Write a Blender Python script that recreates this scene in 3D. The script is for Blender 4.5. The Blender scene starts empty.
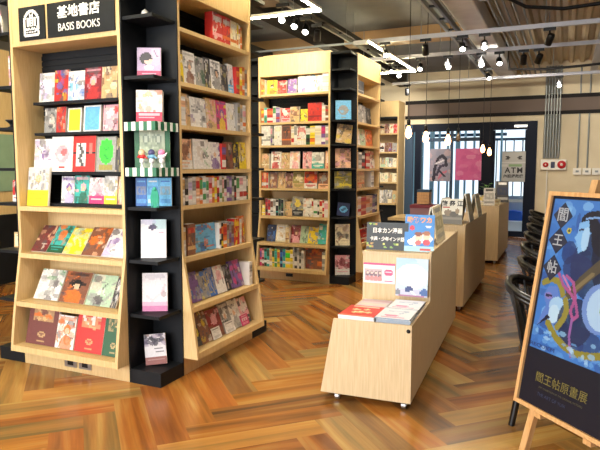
import bpy, bmesh, math, random, re
from mathutils import Vector, Matrix
C = bpy.context.scene.collection
PI = math.pi
R = math.radians
rnd = random.Random(7)

# ------------------------------------------------------------------ colours
def lin(h):
    if isinstance(h, str):
        v = [int(h[i:i+2], 16)/255 for i in (0, 2, 4)]
    else:
        v = h
    return tuple((c/12.92 if c <= .04045 else ((c+.055)/1.055)**2.4) for c in v)
PAL = {'w': ('white', 'ebe7e3'), 'k': ('black', '1c1b1e'), 'r': ('red', 'c8302c'), 'o': ('orange', 'e0752e'),
       'y': ('yellow', 'f0d42c'), 'g': ('green', '4f9a58'), 'b': ('blue', '3a6fc0'), 'p': ('pink', 'ecaab4'),
       'm': ('magenta', 'd63a78'), 'v': ('purple', '7c5a9c'), 't': ('tan', 'd0ac78'), 'n': ('brown', '855540'),
       'e': ('grey', '9a9895'), 'c': ('cream', 'efe2bf'), 's': ('sky blue', '6db9e8'), 'a': ('teal', '3fb0a8'),
       'd': ('dark red', '8c2430'), 'l': ('lavender', 'c3b4da'), 'D': ('navy', '25305c'), 'G': ('dark green', '2c5a3c'),
       'P': ('peach', 'f0bc96'), 'E': ('charcoal', '4a484a'), 'L': ('neon green', '3ee03c'), 'M': ('maroon', '6e3c38'),
       'i': ('olive', '9a8f4a'), 'f': ('pale green', 'b4cfb0')}
def hexc(k): return PAL[k][1]

# ------------------------------------------------------------------ materials
def mat(name, color='808080', rough=.5, metal=0, emis=None, estr=0, spec=.5, coat=0, trans=0, alpha=1):
    m = bpy.data.materials.new(name); m.use_nodes = True
    b = m.node_tree.nodes['Principled BSDF']
    b.inputs['Base Color'].default_value = (*lin(color), 1)
    b.inputs['Roughness'].default_value = rough
    b.inputs['Metallic'].default_value = metal
    b.inputs['Specular IOR Level'].default_value = spec
    b.inputs['Coat Weight'].default_value = coat
    b.inputs['Transmission Weight'].default_value = trans
    b.inputs['Alpha'].default_value = alpha
    if emis:
        b.inputs['Emission Color'].default_value = (*lin(emis), 1); b.inputs['Emission Strength'].default_value = estr
    return m
def noisy(m, c1, c2, scale, stretch=(1, 1, 1), detail=4, bump=0, coords='Object', lo=.3, hi=.7):
    nt = m.node_tree; N = nt.nodes; L = nt.links; b = N['Principled BSDF']
    tc = N.new('ShaderNodeTexCoord'); mp = N.new('ShaderNodeMapping'); no = N.new('ShaderNodeTexNoise'); cr = N.new('ShaderNodeValToRGB')
    mp.inputs['Scale'].default_value = stretch; no.inputs['Scale'].default_value = scale; no.inputs['Detail'].default_value = detail
    L.new(tc.outputs[coords], mp.inputs[0]); L.new(mp.outputs[0], no.inputs[0]); L.new(no.outputs[0], cr.inputs[0])
    cr.color_ramp.elements[0].position = lo; cr.color_ramp.elements[1].position = hi
    cr.color_ramp.elements[0].color = (*lin(c1), 1); cr.color_ramp.elements[1].color = (*lin(c2), 1)
    L.new(cr.outputs[0], b.inputs['Base Color'])
    if bump:
        bp = N.new('ShaderNodeBump'); bp.inputs['Strength'].default_value = bump; bp.inputs['Distance'].default_value = .01
        L.new(no.outputs[0], bp.inputs['Height']); L.new(bp.outputs[0], b.inputs['Normal'])
    return m
M = {}
M['wood'] = noisy(mat('ash_wood', rough=.5), 'c9a872', 'd9bc88', 9, (14, 14, .8), 5)
M['cartwood'] = noisy(mat('pale_ash_veneer', rough=.45), 'ccb28a', 'dec6a0', 9, (12, 12, .6), 5)
M['black'] = noisy(mat('black_laminate', rough=.55, spec=.25), '0b0d11', '14171c', 6)
M['blackmetal'] = mat('black_metal', '141416', .4, .3)
M['plastic'] = mat('black_plastic', '101012', .28, 0)
M['chrome'] = mat('brushed_steel', 'b8b8b8', .3, .9)
M['greymetal'] = mat('galvanised_steel', '8d9190', .4, .5)
M['duct'] = noisy(mat('duct_steel', rough=.45), 'd4d8e0', 'f0f4fa', 3)
M['rail'] = mat('pale_track', 'b2b2ba', .35, .3)
M['white'] = mat('white_plastic', 'ece8de', .4)
M['red'] = mat('red_plastic', 'c01c22', .3)
M['wall'] = noisy(mat('cream_wall', rough=.8), 'd2c3a4', 'ddcfb2', 2)
M['darkwall'] = noisy(mat('grey_wall', rough=.8), '6f6a62', '7b756c', 2)
M['conc'] = noisy(mat('taupe_concrete', rough=.7), '686c74', '80858c', 1.2, (1, 1, 1), 6)
M['deck'] = noisy(mat('ribbed_deck', rough=.45, metal=.2), 'a89880', 'd8c49c', 1.1, (1, .3, 1), 4)
M['beam'] = mat('brown_beam', '6a5c54', .6, spec=.2)
M['beamdark'] = mat('dark_steel', '14100f', .6, 0, spec=.2)
M['tanbeam'] = noisy(mat('tan_beam', rough=.5), '98784e', 'ac885a', 3)
M['frame'] = mat('blue_black_frame', '10182a', .55, 0, spec=.15)
M['framegrey'] = mat('blue_grey_frame', '3c5068', .5, 0, spec=.2)
M['slat'] = mat('white_slat', '8fb6d0', .6)
M['bluepanel'] = mat('grey_blue_panel', '9fb0c4', .4)
M['ground'] = mat('pale_paving', 'dfe3ea', .5)
M['led'] = mat('led_strip', 'ffffff', .5, emis='ffeebc', estr=115)
M['lens'] = mat('spot_lens', 'ffffff', .5, emis='fff8ec', estr=22)
M['bulb'] = mat('bulb_glow', 'ffe0b0', .3, emis='ffb066', estr=16)
M['bulboff'] = mat('unlit_bulb', '5a4a3a', .1)
M['ink'] = mat('white_letters', 'f4f2ec', .5)
M['gold'] = mat('gold_letters', '6c6230', .5)
M['dimtext'] = mat('dim_letters', '2e3450', .5)
M['blackink'] = mat('black_letters', '1e1e22', .5)
M['silverink'] = mat('silver_letters', '9a9ea6', .4)
M['pageblock'] = noisy(mat('page_paper', rough=.8), 'dcd6c8', 'f2eee4', 120, (.2, 1, 6))
M['leaf'] = noisy(mat('leaf_green', rough=.5), '3d7a30', '6fb048', 12)
M['cloth'] = mat('teal_tassel', '3fa88c', .8)
M['green_cab'] = noisy(mat('sage_green', rough=.5), '7d9a80', '8eab90', 4)
M['blueobj'] = mat('blue_tarp', '1f5fd0', .5)
M['glass'] = mat('window_glass', 'f4faff', .03, trans=1, spec=.3)
M['glass'].node_tree.nodes['Principled BSDF'].inputs['IOR'].default_value = 1.02
M['easel'] = noisy(mat('pine_easel', rough=.5), 'c08e58', 'd4a874', 10, (8, 8, 1))
# printed paper: colour comes from the faces
m = mat('printed_paper', 'ffffff', .42); nt = m.node_tree
at = nt.nodes.new('ShaderNodeVertexColor'); at.layer_name = 'Col'
nt.links.new(at.outputs[0], nt.nodes['Principled BSDF'].inputs['Base Color']); M['print'] = m
# floor planks: face colour times streaky grain
m = mat('herringbone_planks', 'a06030', .24); nt = m.node_tree; N = nt.nodes; L = nt.links
at = N.new('ShaderNodeVertexColor'); at.layer_name = 'Col'
uv = N.new('ShaderNodeUVMap'); mp = N.new('ShaderNodeMapping'); mp.inputs['Scale'].default_value = (.6, 9, 1)
no = N.new('ShaderNodeTexNoise'); no.inputs['Scale'].default_value = 1.0; no.inputs['Detail'].default_value = 3; no.inputs['Distortion'].default_value = .6
cr = N.new('ShaderNodeValToRGB'); el = cr.color_ramp.elements
el[0].position = .34; el[0].color = (*lin('3e3020'), 1); el[1].position = .66; el[1].color = (*lin('d8ac5e'), 1)
e = el.new(.44); e.color = (*lin('96602e'), 1); e = el.new(.56); e.color = (*lin('c4843c'), 1); e = el.new(.5); e.color = (*lin('b06c30'), 1)
mx = N.new('ShaderNodeMix'); mx.data_type = 'RGBA'; mx.inputs[0].default_value = .58
n2 = N.new('ShaderNodeTexNoise'); n2.inputs['Scale'].default_value = 3; n2.inputs['Detail'].default_value = 6
mp2 = N.new('ShaderNodeMapping'); mp2.inputs['Scale'].default_value = (1.5, 30, 1)
m2 = N.new('ShaderNodeMix'); m2.data_type = 'RGBA'; m2.blend_type = 'MULTIPLY'; m2.inputs[0].default_value = .35
L.new(uv.outputs[0], mp.inputs[0]); L.new(mp.outputs[0], no.inputs[0]); L.new(no.outputs[0], cr.inputs[0])
L.new(uv.outputs[0], mp2.inputs[0]); L.new(mp2.outputs[0], n2.inputs[0])
L.new(cr.outputs[0], mx.inputs[6]); L.new(at.outputs[0], mx.inputs[7]); L.new(mx.outputs[2], m2.inputs[6]); L.new(n2.outputs[0], m2.inputs[7])
L.new(m2.outputs[2], N['Principled BSDF'].inputs['Base Color'])
bp = N.new('ShaderNodeBump'); bp.inputs['Strength'].default_value = .06; L.new(n2.outputs[0], bp.inputs['Height']); L.new(bp.outputs[0], N['Principled BSDF'].inputs['Normal'])
M['floor'] = m

# ------------------------------------------------------------------ mesh builder
class MB:
    def __init__(s): s.v = []; s.f = []; s.c = []; s.smooth = []; s.uv = []; s.anycol = False
    def face(s, pts, col=None, smooth=False, uv=None):
        i = len(s.v); s.v += [tuple(p) for p in pts]; s.f.append(tuple(range(i, i+len(pts)))); s.c.append(col); s.smooth.append(smooth); s.uv.append(uv)
        if col: s.anycol = True
        return s
    def faces(s, vs, fs, col=None, smooth=False):
        i = len(s.v); s.v += [tuple(p) for p in vs]
        for f in fs: s.f.append(tuple(k+i for k in f)); s.c.append(col); s.smooth.append(smooth); s.uv.append(None)
        if col: s.anycol = True
        return s
    def box(s, a, b, col=None):
        x0, x1 = sorted((a[0], b[0])); y0, y1 = sorted((a[1], b[1])); z0, z1 = sorted((a[2], b[2]))
        vs = [(x0, y0, z0), (x1, y0, z0), (x1, y1, z0), (x0, y1, z0), (x0, y0, z1), (x1, y0, z1), (x1, y1, z1), (x0, y1, z1)]
        return s.faces(vs, [(3, 2, 1, 0), (4, 5, 6, 7), (0, 1, 5, 4), (1, 2, 6, 5), (2, 3, 7, 6), (3, 0, 4, 7)], col)
    def prism(s, poly, off, col=None):     # poly: 3d points, extruded by off
        n = len(poly); off = Vector(off); P = [Vector(p) for p in poly]
        nrm = sum(((P[i]).cross(P[(i+1) % n]) for i in range(n)), Vector())
        if nrm.dot(off) > 0: P = P[::-1]
        vs = P + [p+off for p in P]
        fs = [tuple(range(n)), tuple(range(2*n-1, n-1, -1))] + [((i+1) % n, i, i+n, (i+1) % n+n) for i in range(n)]
        return s.faces(vs, fs, col)
    def tube(s, pts, r, n=8, col=None, cap=True):
        pts = [Vector(p) for p in pts]; rs = r if isinstance(r, (list, tuple)) else [r]*len(pts)
        vs = []; up = None
        for i, p in enumerate(pts):
            t = (pts[min(i+1, len(pts)-1)]-pts[max(i-1, 0)]).normalized()
            if up is None or abs(up.dot(t)) > .95: up = Vector((0, 0, 1)) if abs(t.z) < .9 else Vector((1, 0, 0))
            a = t.cross(up).normalized(); b = a.cross(t).normalized(); up = b
            for k in range(n):
                w = 2*PI*k/n; vs.append(p+(a*math.cos(w)+b*math.sin(w))*rs[i])
        fs = []
        for i in range(len(pts)-1):
            for k in range(n): fs.append((i*n+k, (i+1)*n+k, (i+1)*n+(k+1) % n, i*n+(k+1) % n)[::-1])
        s.faces(vs, fs, col, True)
        if cap:
            s.face([vs[k] for k in range(n)], col); s.face([vs[len(vs)-n+k] for k in range(n)][::-1], col)
        return s
    def lathe(s, prof, n=16, o=(0, 0, 0), col=None, ax='z'):
        vs = []
        for r, z in prof:
            for k in range(n):
                w = 2*PI*k/n; vs.append((o[0]+r*math.cos(w), o[1]+r*math.sin(w), o[2]+z))
        fs = [(i*n+k, i*n+(k+1) % n, (i+1)*n+(k+1) % n, (i+1)*n+k) for i in range(len(prof)-1) for k in range(n)]
        return s.faces(vs, fs, col, True)
    def ball(s, o, r, col=None, n=10, sc=(1, 1, 1)):
        vs = []; m_ = n//2+1
        for i in range(m_+1):
            a = PI*i/m_
            for k in range(n):
                w = 2*PI*k/n; vs.append((o[0]+r*sc[0]*math.sin(a)*math.cos(w), o[1]+r*sc[1]*math.sin(a)*math.sin(w), o[2]-r*sc[2]*math.cos(a)))
        fs = [(i*n+k, i*n+(k+1) % n, (i+1)*n+(k+1) % n, (i+1)*n+k) for i in range(m_) for k in range(n)]
        return s.faces(vs, fs, col, True)
    def xf(s, mtx): s.v = [tuple(mtx @ Vector(p)) for p in s.v]; return s
    def build(s, name, material, parent=None, loc=None, rot=None, bevel=0):
        me = bpy.data.meshes.new(name); me.from_pydata(s.v, [], s.f)
        for p, sm in zip(me.polygons, s.smooth): p.use_smooth = sm
        if s.anycol:
            ca = me.color_attributes.new('Col', 'FLOAT_COLOR', 'CORNER')
            for p, c in zip(me.polygons, s.c):
                c = c or (.5, .5, .5)
                for li in p.loop_indices: ca.data[li].color = (*c[:3], 1)
        if any(s.uv):
            ul = me.uv_layers.new(name='UVMap')
            for p, u in zip(me.polygons, s.uv):
                if u:
                    for li, q in zip(p.loop_indices, u): ul.data[li].uv = q
        me.materials.append(material); me.update()
        o = bpy.data.objects.new(name, me); C.objects.link(o)
        if parent: o.parent = parent
        if loc is not None: o.location = loc
        if rot is not None: o.rotation_euler = rot
        if bevel:
            bm = o.modifiers.new('bevel', 'BEVEL'); bm.width = bevel; bm.segments = 2; bm.limit_method = 'ANGLE'
            w = o.modifiers.new('weld', 'WELD')
            o.modifiers.move(1, 0)
        return o
def empty(name, loc=(0, 0, 0), rot=(0, 0, 0)):
    o = bpy.data.objects.new(name, None); C.objects.link(o); o.location = loc; o.rotation_euler = rot; o.empty_display_size = .1; return o
def tag(o, label, cat, group=None, kind=None):
    if label: o['label'] = label
    if cat: o['category'] = cat
    if group: o['group'] = group
    if kind: o['kind'] = kind
    return o
def struct(o): o['kind'] = 'structure'; return o
def copy_tree(o, parent=None):
    c = o.copy(); C.objects.link(c); c.parent = parent
    for ch in list(o.children): copy_tree(ch, c)
    return c
def text(body, name, material, parent, size, loc, rot=(0, 0, 0), ext=.001, align='CENTER', bold=0, sx=1):
    cu = bpy.data.curves.new(name, 'FONT'); cu.body = body; cu.size = size; cu.extrude = ext; cu.align_x = align; cu.align_y = 'CENTER'; cu.offset = bold
    cu.resolution_u = 3
    t = bpy.data.objects.new(name, cu); C.objects.link(t)
    bpy.context.view_layer.update()
    dg = bpy.context.evaluated_depsgraph_get()
    me = bpy.data.meshes.new_from_object(t.evaluated_get(dg)); bpy.data.objects.remove(t)
    if sx != 1:
        for v in me.vertices: v.co.x *= sx
    me.materials.clear(); me.materials.append(material); me.name = name
    o = bpy.data.objects.new(name, me); C.objects.link(o); o.location = loc; o.rotation_euler = rot
    if parent: o.parent = parent
    return o

# ------------------------------------------------------------------ little painted pictures (print on paper)
class Img:
    def __init__(s, nx, ny, c): s.nx = nx; s.ny = ny; s.d = [[lin(c)]*nx for _ in range(ny)]
    def each(s, fn, c, a=1):
        c = lin(c)
        for j in range(s.ny):
            for i in range(s.nx):
                if fn((i+.5)/s.nx, (j+.5)/s.ny): s.d[j][i] = tuple(c[k]*a+s.d[j][i][k]*(1-a) for k in range(3))
        return s
    def rect(s, u0, v0, u1, v1, c, a=1): return s.each(lambda u, v: u0 <= u < u1 and v0 <= v < v1, c, a)
    def ell(s, cu, cv, ru, rv, c, a=1): return s.each(lambda u, v: ((u-cu)/ru)**2+((v-cv)/rv)**2 < 1, c, a)
    def line(s, pts, w, c, asp=1, a=1):
        def fn(u, v):
            for (a0, b0), (a1, b1) in zip(pts, pts[1:]):
                dx, dy = a1-a0, (b1-b0)*asp; px, py = u-a0, (v-b0)*asp
                t = max(0, min(1, (px*dx+py*dy)/(dx*dx+dy*dy+1e-9)))
                if (px-t*dx)**2+(py-t*dy)**2 < w*w: return True
            return False
        return s.each(fn, c, a)
    def poly(s, pts, c, a=1):
        def fn(u, v):
            r = False; j = len(pts)-1
            for i in range(len(pts)):
                if (pts[i][1] > v) != (pts[j][1] > v) and u < (pts[j][0]-pts[i][0])*(v-pts[i][1])/(pts[j][1]-pts[i][1])+pts[i][0]: r = not r
                j = i
            return r
        return s.each(fn, c, a)
def picture(mb, img, w, h, t, edge='e8e4da', back=None, z0=0, spine=None):
    """a slab: width w (x), height h (z), y from -t to 0, the print on its -y side"""
    x0 = -w/2
    for j in range(img.ny):
        for i in range(img.nx):
            a, b = x0+w*i/img.nx, x0+w*(i+1)/img.nx; c, d = z0+h*(1-(j+1)/img.ny), z0+h*(1-j/img.ny)
            mb.face([(a, -t, c), (b, -t, c), (b, -t, d), (a, -t, d)], img.d[j][i])
    e = lin(edge); bk = lin(back or edge); sp = lin(spine or edge)
    x1 = w/2; z1 = z0+h
    mb.face([(x1, 0, z0), (x0, 0, z0), (x0, 0, z1), (x1, 0, z1)], bk)
    mb.face([(x1, -t, z0), (x1, 0, z0), (x1, 0, z1), (x1, -t, z1)], e)
    mb.face([(x0, 0, z0), (x0, -t, z0), (x0, -t, z1), (x0, 0, z1)], sp)
    mb.face([(x0, -t, z1), (x1, -t, z1), (x1, 0, z1), (x0, 0, z1)], e)
    mb.face([(x0, 0, z0), (x1, 0, z0), (x1, -t, z0), (x0, -t, z0)], e)
    return mb
def cover(style, k, rr, res=1.0):
    c1, c2, c3 = (hexc(x) for x in k)
    nx, ny = max(6, int(12*res)), max(8, int(17*res))
    if style == 'S':
        im = Img(1, 14, c1); im.rect(0, rr.uniform(.08, .2), 1, rr.uniform(.35, .5), c2); im.rect(0, rr.uniform(.6, .7), 1, rr.uniform(.75, .9), c3)
        jit(im, rr, .25); return im
    im = Img(nx, ny, c1)
    if style in 'FNBX':
        for _ in range(int(9*res)+6):
            im.ell(rr.random(), rr.random()*(.75 if style == 'B' else 1), rr.uniform(.05, .24), rr.uniform(.03, .16), rr.choice((c2, c3, c2, 'd8c8b8' if style == 'N' else c1, '5c5458')), rr.uniform(.3, .85))
        for _ in range(int(4*res)+2):
            u, v = rr.random(), rr.random()*.8; im.line([(u, v), (u+rr.uniform(-.3, .3), v+rr.uniform(-.3, .3))], rr.uniform(.02, .05), rr.choice((c2, c3, '4a4450')), 1.4, .7)
    if style == 'F':
        cx = rr.uniform(.4, .6)
        im.ell(cx, .88, .32, .3, c2, .8); im.ell(cx, .42, .2, .15, c3); im.ell(cx, .47, .12, .1, 'e0b898'); im.rect(.1, .05, .9, .13, c3, .6)
    if style == 'C': im.ell(.5, .5, .33, .24, c2); im.ell(.58, .44, .14, .1, c3, .7); im.ell(.42, .56, .12, .08, c1, .8); im.rect(.35, .85, .65, .89, c3)
    if style == 'B': im.rect(0, .72, 1, 1.01, c3); im.rect(.15, .79, .85, .84, c1, .8); im.rect(.2, .88, .7, .92, c1, .6); im.ell(.5, .36, .24, .2, c2, .8)
    if style == 'K':
        im.rect(.1, .08, .9, .92, c2); im.rect(.25, .18, .6, .24, c3); im.ell(.5, .6, .16, .1, c3, .6); im.line([(.3, .4), (.6, .75), (.7, .5)], .04, c3, 1.4, .7)
    if style == 'P':
        im.rect(.18, .1, .82, .42, c2, .55)
        for _ in range(16): im.ell(rr.uniform(.2, .8), rr.uniform(.12, .4), .07, .045, rr.choice((c2, c1, c3)), .8)
        im.rect(.2, .47, .8, .485, c2, .6); im.ell(.5, .74, .12, .075, c2, .7); im.ell(.5, .74, .06, .04, c1, .8); im.rect(.38, .9, .62, .925, c2, .6)
    if style == 'T':
        im.rect(.15, .08, .85, .16, c2, .9); im.rect(.1, .3, .9, .62, c3, .6); im.rect(.1, .75, .9, .9, c2, .5); im.ell(.35, .46, .12, .1, c1, .8); im.ell(.68, .5, .1, .09, c1, .7)
    if style == 'X': im.rect(.1, .1, .9, .3, c2, .7); im.rect(.0, .7, 1, .8, c3)
    if style == 'H': im.rect(.0, .47, 1, .49, c3); im.rect(.14, .18, .58, .86, c2); im.line([(.3, .25), (.42, .45), (.3, .62), (.44, .8)], .06, c3, 1.4, .9); im.rect(.7, .2, .85, .5, 'f0b0a0', .4)
    if style == 'J':
        im.rect(0, 0, .12, 1, c1); im.rect(.88, 0, 1, 1, c1); im.ell(.5, .42, .36, .36, c2); im.rect(.2, .1, .8, .7, c2); im.rect(.12, .78, .88, .95, c3)
        im.line([(.35, .3), (.5, .4), (.65, .3)], .03, '1c8a34', 1.4, .8); im.line([(.4, .5), (.6, .65)], .03, '1c8a34', 1.4, .8)
    if style != 'P': jit(im, rr, .15)
    else: jit(im, rr, .08)
    return im
def jit(im, rr, a):
    for j in range(im.ny):
        for i in range(im.nx):
            f = 1-rr.random()*a*1.4
            im.d[j][i] = tuple(c*f for c in im.d[j][i])
ORD = ['', 'first', 'second', 'third', 'fourth', 'fifth', 'sixth', 'seventh', 'eighth', 'ninth', 'tenth', 'eleventh', 'twelfth', 'thirteenth', 'fourteenth', 'fifteenth', 'sixteenth', 'seventeenth', 'eighteenth', 'nineteenth', 'twentieth'] + ['twenty-'+x for x in ('first', 'second', 'third', 'fourth', 'fifth', 'sixth', 'seventh', 'eighth', 'ninth')]
KINDS = {'H': 'labelled book', 'J': 'bordered book', 'F': 'illustrated book', 'C': 'illustrated book', 'N': 'illustrated book', 'B': 'banded book', 'K': 'bordered book', 'P': 'ornamented book', 'T': 'titled book', 'X': 'thick book', 'S': 'book spine'}
def cname(k):
    n = []
    for x in k:
        if PAL[x][0] not in n: n.append(PAL[x][0])
    return ' and '.join(n[:2])
def make_book(k, style, w, h, t, loc, rz=0, lean=0, roll=0, label='', res=1.0, group=None, pages=False, kind='book', im=None):
    rr = random.Random(hash((k[0]+k[1]+k[2], style)) % 9999 if False else sum(ord(c)*7**i for i, c in enumerate(k+style)) + int(w*9000)+int(loc[0]*1000)*13+int(loc[2]*100))
    mb = MB(); im = im or cover(style, k, rr, res)
    picture(mb, im, w, h, t, 'e6e0d2' if style != 'S' else 'ded8ca', hexc(k[0]), 0, hexc(k[0]))
    o = mb.build('book', M['print'])
    o.location = loc; o.rotation_mode = 'XYZ'
    o.rotation_euler = (-lean, roll, rz)
    tag(o, label, 'book', group)
    if pages and style != 'S':
        MB().box((-w/2+.003, -t+.003, .003), (w/2+.0015, -.003, h+.0015)).build('page_block', M['pageblock'], o)
    return o

# ================================================================== SETTING
S_ = 1.565; CC = .27; BW = S_-2*CC      # island bookcase: square side, corner column, bay width
RX0, RX1, RY0, RY1, RZ = -7.6, 4.6, -3.4, 13.62, 3.66
# --- floor
def herring():
    mb = MB(); w = .185; Lp = 5*w; r2 = math.sqrt(.5); rr = random.Random(3)
    cols = ['a85f28', 'bd7c36', '9a5626', 'd0a258', '7c6644', 'b0722e', 'c8924a', '8c6238', 'b86a30', '6c5638', 'dcb46c', '9a6a3c', 'a8864c', 'c07a38']
    oa, ob = -.015, .735
    def put(a0, b0, a1, b1, along_a):
        cx = ((a0+a1)/2-(b0+b1)/2)*r2; cy = ((a0+a1)/2+(b0+b1)/2)*r2
        if not (RX0-.5 < cx < RX1+.5 and RY0-.5 < cy < RY1+.5): return
        base = lin(rr.choice(cols)); f = rr.uniform(.64, 1.10); base = (base[0]*f*.97, base[1]*f*1.0, base[2]*f)
        su, sv = rr.uniform(0, 50), rr.uniform(0, 50)
        P = []; U = []
        for a, b in ((a0, b0), (a1, b0), (a1, b1), (a0, b1)):
            x = min(max((a-b)*r2, RX0), RX1); y = min(max((a+b)*r2, RY0), RY1)
            P.append((x, y, 0)); U.append(((a-a0)+su, (b-b0)+sv) if along_a else ((b-b0)+su, (a-a0)+sv))
        mb.face(P, base, False, U)
    for k in range(-60, 110):
        for j in range(-9, 10):
            xa, xb = k*w+j*Lp+oa, k*w-j*Lp+ob
            put(xa, xb, xa+Lp, xb+w, True)
            put(xa+Lp, xb+w-Lp, xa+Lp+w, xb+w, False)
    return mb
struct(herring().build('floor', M['floor']))
# --- far wall with the window and door openings
WY = RY1
mb = MB()
def wbox(x0, x1, z0, z1, mb=mb, y0=WY, y1=WY+.2): mb.box((x0, y0, z0), (x1, y1, z1))
wbox(RX0, -3.45, 0, RZ); wbox(-.60, RX1, 0, RZ); wbox(-3.45, -.60, 2.5, RZ); wbox(RX0, RX1, RZ, RZ+.2); 
struct(mb.build('wall_far', M['wall']))
struct(MB().box((RX0-.2, RY0, 0), (RX0, RY1+.2, RZ)).build('wall_left', M['darkwall']))
struct(MB().box((RX1, RY0, 0), (RX1+.2, RY1+.2, RZ)).build('wall_right', M['darkwall']))
mb = MB(); mb.box((RX0, RY0-.2, 0), (RX1, RY0, .5)); mb.box((RX0, RY0-.2, 3.2), (RX1, RY0, RZ))
for a, b in ((RX0, -7.2), (-3.4, -3.1), (.7, 1.0), (4.3, RX1)): mb.box((a, RY0-.2, .5), (b, RY0, 3.2))
struct(mb.build('wall_near', M['wall']))
for i, (a, b) in enumerate(((-7.2, -3.4), (-3.1, .7), (1.0, 4.3))):
    f = MB()
    for x in (a, (a+b)/2-.03, b-.06): f.box((x, RY0-.12, .5), (x+.06, RY0-.06, 3.2))
    f.box((a, RY0-.12, .5), (b, RY0-.06, .56)); f.box((a, RY0-.12, 3.14), (b, RY0-.06, 3.2))
    struct(f.build('window_%d' % (i+2), M['frame']))
# beams on the far wall
for i, (z0, z1, nm) in enumerate(((2.95, 3.03, 'a'), (2.62, 2.69, 'b'))):
    struct(MB().box((-3.45, WY-.06, z0), (RX1, WY, z1)).build('trim_%d' % (i+1), M['beamdark']))
struct(MB().box((-3.40, WY-.05, 2.69), (RX1, WY, 2.95)).build('trim_3', M['beam']))
# window 1 and door
wf = struct(empty('window_1', (-2.4, WY, 0)))
def part(mb, name, material, parent, **k):
    o = mb.build(name, material, parent, **k); o.matrix_parent_inverse = Matrix.Translation(-Vector(parent.location)) if parent.type == 'EMPTY' and not any(parent.rotation_euler) else Matrix(); return o
f = MB()
f.box((-3.45, WY-.04, 0), (-3.28, WY+.1, 2.5))
part(f, 'window_frame', M['framegrey'], wf)
f = MB(); f.box((-3.28, WY-.04, 2.33), (-1.5, WY+.1, 2.5)); f.box((-3.22, WY-.03, .25), (-3.08, WY+.08, 2.33)); f.box((-3.28, WY-.04, 0), (-1.78, WY+.1, .3))
f.box((-1.78, WY-.06, 0), (-1.5, WY+.12, 2.5))
part(f, 'window_frame', M['frame'], wf)
f = MB(); f.box((-2.42, WY-.02, .3), (-2.36, WY+.06, 2.33)); f.box((-3.08, WY-.0, 2.1), (-1.78, WY+.05, 2.18)); part(f, 'window_mullion', M['framegrey'], wf)
part(MB().box((-3.28, WY+.02, .3), (-1.78, WY+.026, 2.33)), 'pane', M['glass'], wf)
dr = struct(empty('door_1', (-1.1, WY, 0)))
f = MB(); f.box((-1.5, WY-.04, 2.33), (-.60, WY+.1, 2.5)); f.box((-.80, WY-.04, 0), (-.60, WY+.1, 2.33)); part(f, 'door_frame', M['frame'], dr)
f = MB(); f.box((-1.5, WY-.02, 0), (-1.45, WY+.04, 2.32)); f.box((-.84, WY-.02, 0), (-.80, WY+.04, 2.32)); f.box((-1.45, WY-.02, 0), (-.84, WY+.04, .12))
part(f, 'door_leaf', M['frame'], dr)
part(MB().box((-1.45, WY-.02, .76), (-.84, WY+.009, .82)), 'mid_rail', M['bluepanel'], dr)
part(MB().box((-1.45, WY+.01, .12), (-.84, WY+.018, 2.33)), 'pane', M['glass'], dr)
part(MB().box((-1.06, WY-.10, 2.37), (-.80, WY-.04, 2.42)), 'door_closer', M['chrome'], dr)
part(MB().tube([(-1.41, WY-.06, .95), (-1.41, WY-.06, 1.25)], .014), 'door_handle', M['chrome'], dr)
# outside
struct(MB().box((-8, WY+.2, -.1), (5, WY+9, -.02)).build('ground', M['ground']))
struct(MB().box((-1.75, WY+.35, -.02), (-.2, WY+1.8, .30)).build('step', M['ground']))
fo = tag(empty('slat_screen', (-2.4, WY+.9, 0)), 'pale blue vertical slat screen outside the long window', 'screen')
f = MB(); 
for i in range(15):
    x = -4.3+i*.205; f.box((x, WY+.9, 0), (x+(.05 if i % 3 else .11), WY+.93, 2.7))
part(f, 'slat', M['slat'], fo)
f = MB(); f.box((-4.4, WY+.95, 2.25), (-1.3, WY+.98, 2.32)); f.box((-4.4, WY+.95, .2), (-1.3, WY+.98, .3)); part(f, 'cross_rail', M['framegrey'], fo)
fo = tag(empty('balcony_railing', (-.8, WY+1.0, 0)), 'blue-grey metal railing of thin upright bars outside the glass door', 'railing')
f = MB(); 
for i in range(6):
    x = -1.53+i*.19; f.box((x, WY+1.0, .82), (x+.025, WY+1.02, 2.2))
part(f, 'bar', M['framegrey'], fo)
part(MB().box((-1.6, WY+.99, 2.14), (-.4, WY+1.03, 2.2)), 'top_rail', M['framegrey'], fo)
part(MB().box((-1.6, WY+.99, .45), (-.4, WY+1.03, .85)), 'lower_panel', M['bluepanel'], fo)
tag(MB().prism([(-1.45, WY+.6, .302), (-.85, WY+.6, .302), (-.9, WY+.6, .50), (-1.1, WY+.6, .53), (-1.4, WY+.6, .48)], (0, .3, 0)).build('storage_tub', M['blueobj']), 'low bright blue tub on the white step outside the glass door', 'tub')

# ------------------------------------------------------------------ ceiling
mb = MB(); mb.box((RX0, RY0, RZ), (-1.42, RY1+.2, RZ+.15)); struct(mb.build('ceiling', M['conc']))
mb = MB(); x = -1.42; p = .2
while x < RX1:
    a, b, c, d, e_ = x, x+.05, x+.08, x+.15, x+.2
    for (xa, za), (xb, zb) in (((a, 0), (b, 0)), ((b, 0), (c, .07)), ((c, .07), (d, .07)), ((d, .07), (e_, 0))):
        mb.face([(xa, RY0, RZ+za), (xa, RY1+.2, RZ+za), (xb, RY1+.2, RZ+zb), (xb, RY0, RZ+zb)])
    x += p
mb.box((-1.42, RY0, RZ+.1), (RX1, RY1+.2, RZ+.2))
struct(mb.build('ceiling_deck', M['deck']))
def long_box(name, a, b, m_, label, cat, bevel=0): return tag(MB().box(a, b).build(name, m_, bevel=bevel), label, cat)
long_box('air_duct', (-1.36, 4.2, 3.36), (-1.03, 13.3, 3.6), M['duct'], 'wide silver rectangular duct running under the ceiling towards the door wall', 'duct', .02)
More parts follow.
